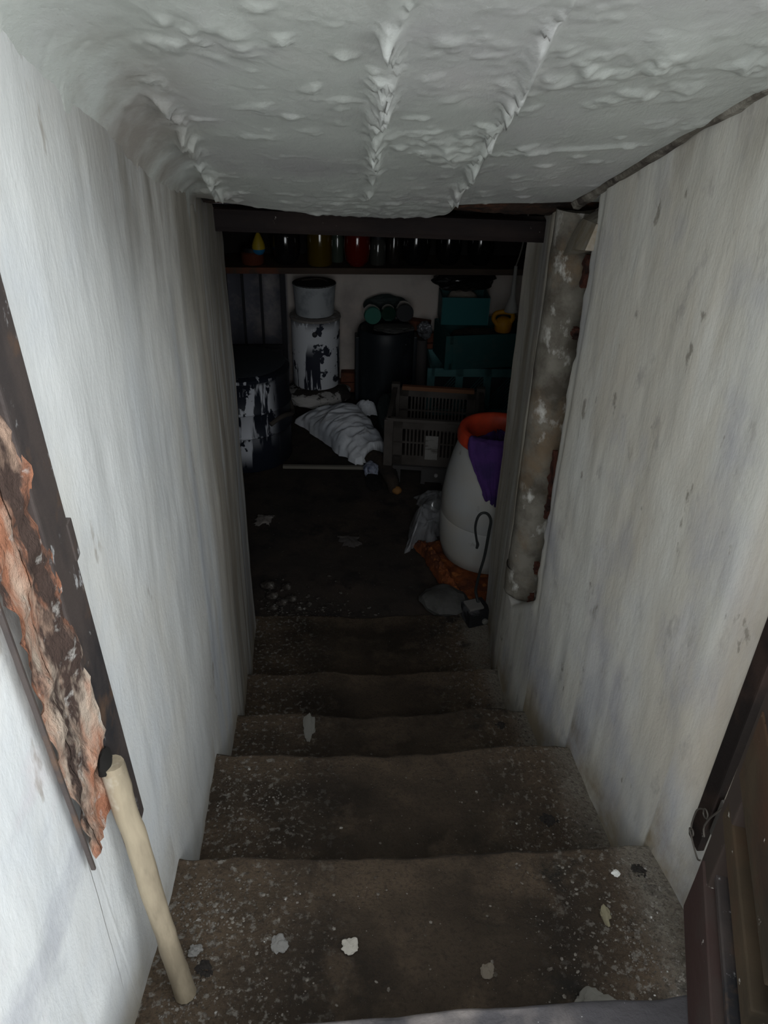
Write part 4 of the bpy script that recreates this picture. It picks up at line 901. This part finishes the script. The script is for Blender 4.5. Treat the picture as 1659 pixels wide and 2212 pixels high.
b = MB(); b.box((-0.60, 0.10, 0.395), (0.32, 0.024, 0.026)); b.build('rail', rk, t, bev=0.002)
b = MB(); b.box((-0.76, 0.10, 0.43), (0.03, 0.022, 0.87)); b.build('upright', rk, t, bev=0.002)

b = MB(); b.box((0, 0.155, 1.20), (2.1, 0.012, 0.60)); b.build('shade_board', mat('painted_shelf_shade', (0.014, 0.012, 0.011), 0.9), t)  # board added to keep the space behind the jars dark

def jar(name, x, y, r, h, m, label, lidm=None, cat='jar', round_=False):
    t = empty(name, (x, y, 0.905), label, cat, 'jars on the shelf')
    b = MB()
    if round_: b.lathe([(0, 0), (r * 0.55, 0), (r * 0.88, h * 0.12), (r, h * 0.38), (r * 0.95, h * 0.62), (r * 0.72, h * 0.82), (r * 0.5, h * 0.9), (r * 0.5, h), (0, h)], 28, cap=(False, False))
    else: b.lathe([(0, 0), (r * 0.94, 0), (r, 0.008), (r, h * 0.78), (r * 0.82, h * 0.88), (r * 0.78, h), (0, h)], 28, cap=(False, False))
    b.build('body', m, t, smooth=True)
    b = MB(); q = 0.54 if round_ else 0.84
    b.lathe([(r * q, h - 0.012), (r * q, h + 0.008), (r * q * 0.95, h + 0.012), (0, h + 0.012)], 20, cap=(False, False)); b.build('lid', lidm or rk, t, smooth=True)
    return t
def gls(n, c): return mat(n, c, 0.12, spec=0.7, coat=0.3)
jar('brown_pot', -0.335, 4.13, 0.060, 0.07, gls('clay_pot', (0.12, 0.035, 0.018)), 'squat red brown pot at the left end of the shelf', cat='pot')
t = empty('striped_ball', (-0.300, 4.10, 0.985), 'yellow and blue ball in the red brown pot', 'ball')
b = MB(); b.lathe([(0, -0.034), (0.022, -0.027), (0.032, -0.012), (0.034, 0.0)], 20, cap=(False, False)); b.build('lower_half', mat('blue_half', (0.015, 0.17, 0.36), 0.5), t, smooth=True)
b = MB(); b.lathe([(0.034, 0.0), (0.033, 0.02), (0.024, 0.045), (0.010, 0.075), (0, 0.08)], 20, cap=(False, False)); b.build('upper_half', mat('yellow_half', (0.42, 0.30, 0.02), 0.5), t, smooth=True)
jar('dark_jar', -0.165, 4.13, 0.078, 0.235, gls('black_glass', (0.010, 0.009, 0.009)), 'rounded black jar between the ball and the yellow jar', round_=True)
jar('yellow_jar', 0.012, 4.12, 0.066, 0.235, gls('yellow_glass', (0.085, 0.055, 0.004)), 'tall dull yellow jar on the shelf')
jar('green_jar', 0.105, 4.18, 0.034, 0.15, gls('pale_green_glass', (0.05, 0.065, 0.05)), 'small greenish jar between the yellow and red jars')
jar('red_jar', 0.205, 4.10, 0.070, 0.235, gls('red_glass', (0.12, 0.008, 0.004)), 'deep red rounded jar on the shelf', round_=True)
jar('grey_jar', 0.315, 4.13, 0.042, 0.14, gls('dusty_glass', (0.045, 0.045, 0.040)), 'small dusty grey jar beside the red jar')
jar('dark_bottle', 0.400, 4.15, 0.036, 0.16, gls('brown_glass', (0.02, 0.016, 0.013)), 'narrow dark bottle beside the dusty grey jar', cat='bottle')
jar('dark_jar', 0.515, 4.13, 0.075, 0.235, gls('black_glass_two', (0.007, 0.007, 0.008)), 'big black jar right of the narrow dark bottle', round_=True)
jar('dark_jar', 0.690, 4.14, 0.070, 0.235, gls('black_glass_three', (0.006, 0.006, 0.007)), 'black jar in the darkest stretch, second from the shelf end', round_=True)
jar('dark_jar', 0.860, 4.14, 0.072, 0.235, gls('black_glass_four', (0.006, 0.006, 0.006)), 'black jar nearest the doorway edge at the shelf end', round_=True)
